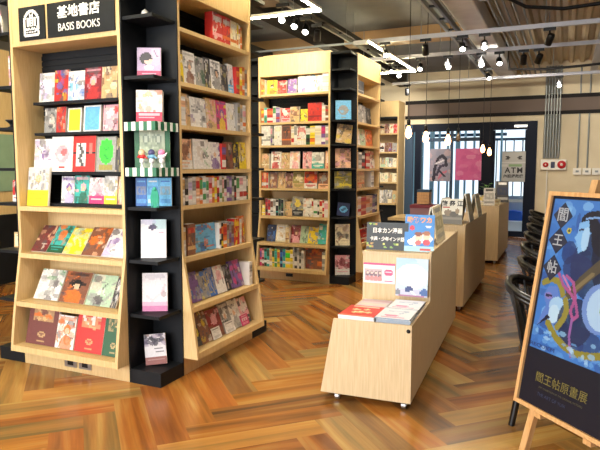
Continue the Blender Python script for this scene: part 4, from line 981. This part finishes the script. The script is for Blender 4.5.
# ================================================================== CHAIRS
def make_chair():
    t = empty('chair')
    seat = MB()
    pts = [(-.20, -.21), (.18, -.23), (.215, -.18), (.215, .18), (.18, .23), (-.20, .21), (-.225, .12), (-.225, -.12)]
    seat.prism([(x, y, .435) for x, y in pts], (0, 0, .03)); seat.build('seat', M['plastic'], t, bevel=.008)
    for sx, sy in ((1, 1), (1, -1), (-1, 1), (-1, -1)):
        MB().tube([(sx*.17, sy*.17, .434), (sx*.235, sy*.215, .0)], [.024, .018], 10).build('leg', M['plastic'], t)
    arc = [(-.12, -.255, .755), (-.22, -.23, .79), (-.295, -.14, .82), (-.315, 0, .83), (-.295, .14, .82), (-.22, .23, .79), (-.12, .255, .755)]
    mb = MB(); pts = []
    for i in range(len(arc)-1):
        for k in range(3): pts.append(Vector(arc[i]).lerp(Vector(arc[i+1]), k/3))
    pts.append(Vector(arc[-1])); mb.tube(pts, [.020]*len(pts), 8); mb.tube([p+Vector((.003, 0, -.028)) for p in pts], .016, 8); mb.build('back_rail', M['plastic'], t)
    for y, x in ((-.19, -.262), (-.095, -.3), (0, -.314), (.095, -.3), (.19, -.262)):
        MB().prism([(x, y-.036, .80), (x, y+.036, .80), (-.205, y*.8+.027, .467), (-.205, y*.8-.027, .467)], (.012, 0, 0)).build('spindle', M['plastic'], t)
    return t
ch = make_chair()
CL = ['black slat-backed chair nearest the easel, its curved back turned to the carts', 'black slat-backed chair second in the row behind the easel', 'black slat-backed chair third in the row behind the easel', 'black slat-backed chair fourth in the row behind the easel', 'black slat-backed chair fifth in the row behind the easel', 'black slat-backed chair sixth in the row behind the easel', 'black slat-backed chair farthest back, near the door']
for i, (x, y) in enumerate(((.02, 3.72), (.02, 4.65), (-.02, 5.55), (-.05, 6.5), (-.08, 7.5), (-.12, 8.6), (-.18, 9.9))):
    o = ch if i == 0 else copy_tree(ch)
    o.location = (x, y, 0); o.rotation_euler = (0, 0, R((-6, 5, -4, 3, 0, 4, 0)[i])); tag(o, CL[i], 'chair', 'black chairs in a row')
t = tag(empty('long_table', (.75, 7.3, 0)), 'long dark table the black chairs are lined up along', 'table')
MB().box((-.4, -3.9, .70), (.4, 3.9, .74)).build('tabletop', M['black'], t)
for y in (-3.7, 0, 3.7):
    for x in (-.34, .34): MB().box((x-.025, y-.025, 0), (x+.025, y+.025, .699)).build('leg', M['blackmetal'], t)
# green and tan cabinet seen past the left edge of the sign bookcase
t = tag(empty('wall_cabinet', (-6.9, 5.2, 0)), 'tall tan cabinet with sage green doors beyond the left edge of the sign bookcase', 'cabinet')
MB().box((-.3, -2.0, .9), (.28, 2.0, 3.0)).build('body', M['wood'], t)
for i in range(6):
    o = MB().box((.281, -1.95+i*.65, 1.2), (.30, -1.34+i*.65, 1.93)).build('door', M['green_cab'], t)
MB().box((-.3, -2.0, .0), (.3, 2.0, .9)).build('base', M['black'], t)

# ================================================================== LIGHT, WORLD, CAMERA
def area(name, loc, rot, sx, sy, power, color):
    l = bpy.data.lights.new(name, 'AREA'); l.shape = 'RECTANGLE'; l.size = sx; l.size_y = sy; l.energy = power; l.color = color
    o = bpy.data.objects.new(name, l); C.objects.link(o); o.location = loc; o.rotation_euler = rot; return o
area('daylight_near_windows_left', (-5.3, RY0-.05, 1.85), (R(90), 0, R(0)), 3.6, 2.6, 250, (.97, .98, 1))
area('daylight_near_windows_middle', (-2.0, RY0-.05, 1.85), (R(90), 0, 0), 2.0, 2.6, 150, (.93, .96, 1))
def spot_light(loc, aim, power, ang=70, col=(1, .92, .78)):
    l = bpy.data.lights.new('track_or_fill_spot', 'SPOT'); l.energy = power; l.spot_size = R(ang); l.spot_blend = .8; l.color = col; l.shadow_soft_size = .06
    o = bpy.data.objects.new('track_or_fill_spot', l); C.objects.link(o); o.location = loc
    o.rotation_euler = (Vector(aim)-Vector(loc)).to_track_quat('-Z', 'Y').to_euler(); return o
spot_light((-3.0, 6.1, 3.05), (-3.35, 7.05, 2.95), 80, 80); spot_light((-2.3, 6.0, 3.05), (-3.0, 7.05, 1.4), 55, 100)
spot_light((-1.75, 7.75, 3.05), (-2.5, 7.8, 2.0), 80, 110); spot_light((-1.68, 9.0, 3.05), (-2.0, 13.6, 2.0), 260, 90)
spot_light((-1.2, 9.0, 3.05), (-.2, 13.6, 2.0), 320, 100); spot_light((-2.9, 11.8, 3.05), (-3.8, 13.1, 2.1), 190, 100); spot_light((-.19, 11.8, 3.05), (.3, 13.6, 1.9), 120, 100)
spot_light((-1.0, 7.75, 3.05), (.2, 9.5, 0), 60, 100); spot_light((-1.27, 7.75, 3.05), (-1.3, 5.5, .6), 60, 80)
spot_light((-2.0, 1.6, 3.1), (-2.4, 2.6, .3), 110, 120); spot_light((-1.3, 3.6, 3.1), (-2.4, 3.95, 1.4), 45, 80); spot_light((.2, 5.0, 3.1), (-.15, 4.6, 0), 120, 95)
w = bpy.data.worlds.new('World'); bpy.context.scene.world = w; w.use_nodes = True
bg = w.node_tree.nodes['Background']; bg.inputs[0].default_value = (.80, .92, 1, 1); bg.inputs[1].default_value = 1.25
cam = bpy.data.cameras.new('Camera'); co = bpy.data.objects.new('Camera', cam); C.objects.link(co)
cam.sensor_width = 36; cam.lens = 588/600*36; cam.clip_start = .05
yaw, pit = R(24.3), math.atan(57/588)
co.location = (0, 0, 1.5); co.rotation_euler = (R(90)-pit, 0, yaw)
sc = bpy.context.scene; sc.camera = co
sc.view_settings.view_transform = 'Standard'; sc.view_settings.look = 'None'; sc.view_settings.exposure = .32; sc.view_settings.gamma = 1
sc.view_settings.use_curve_mapping = False
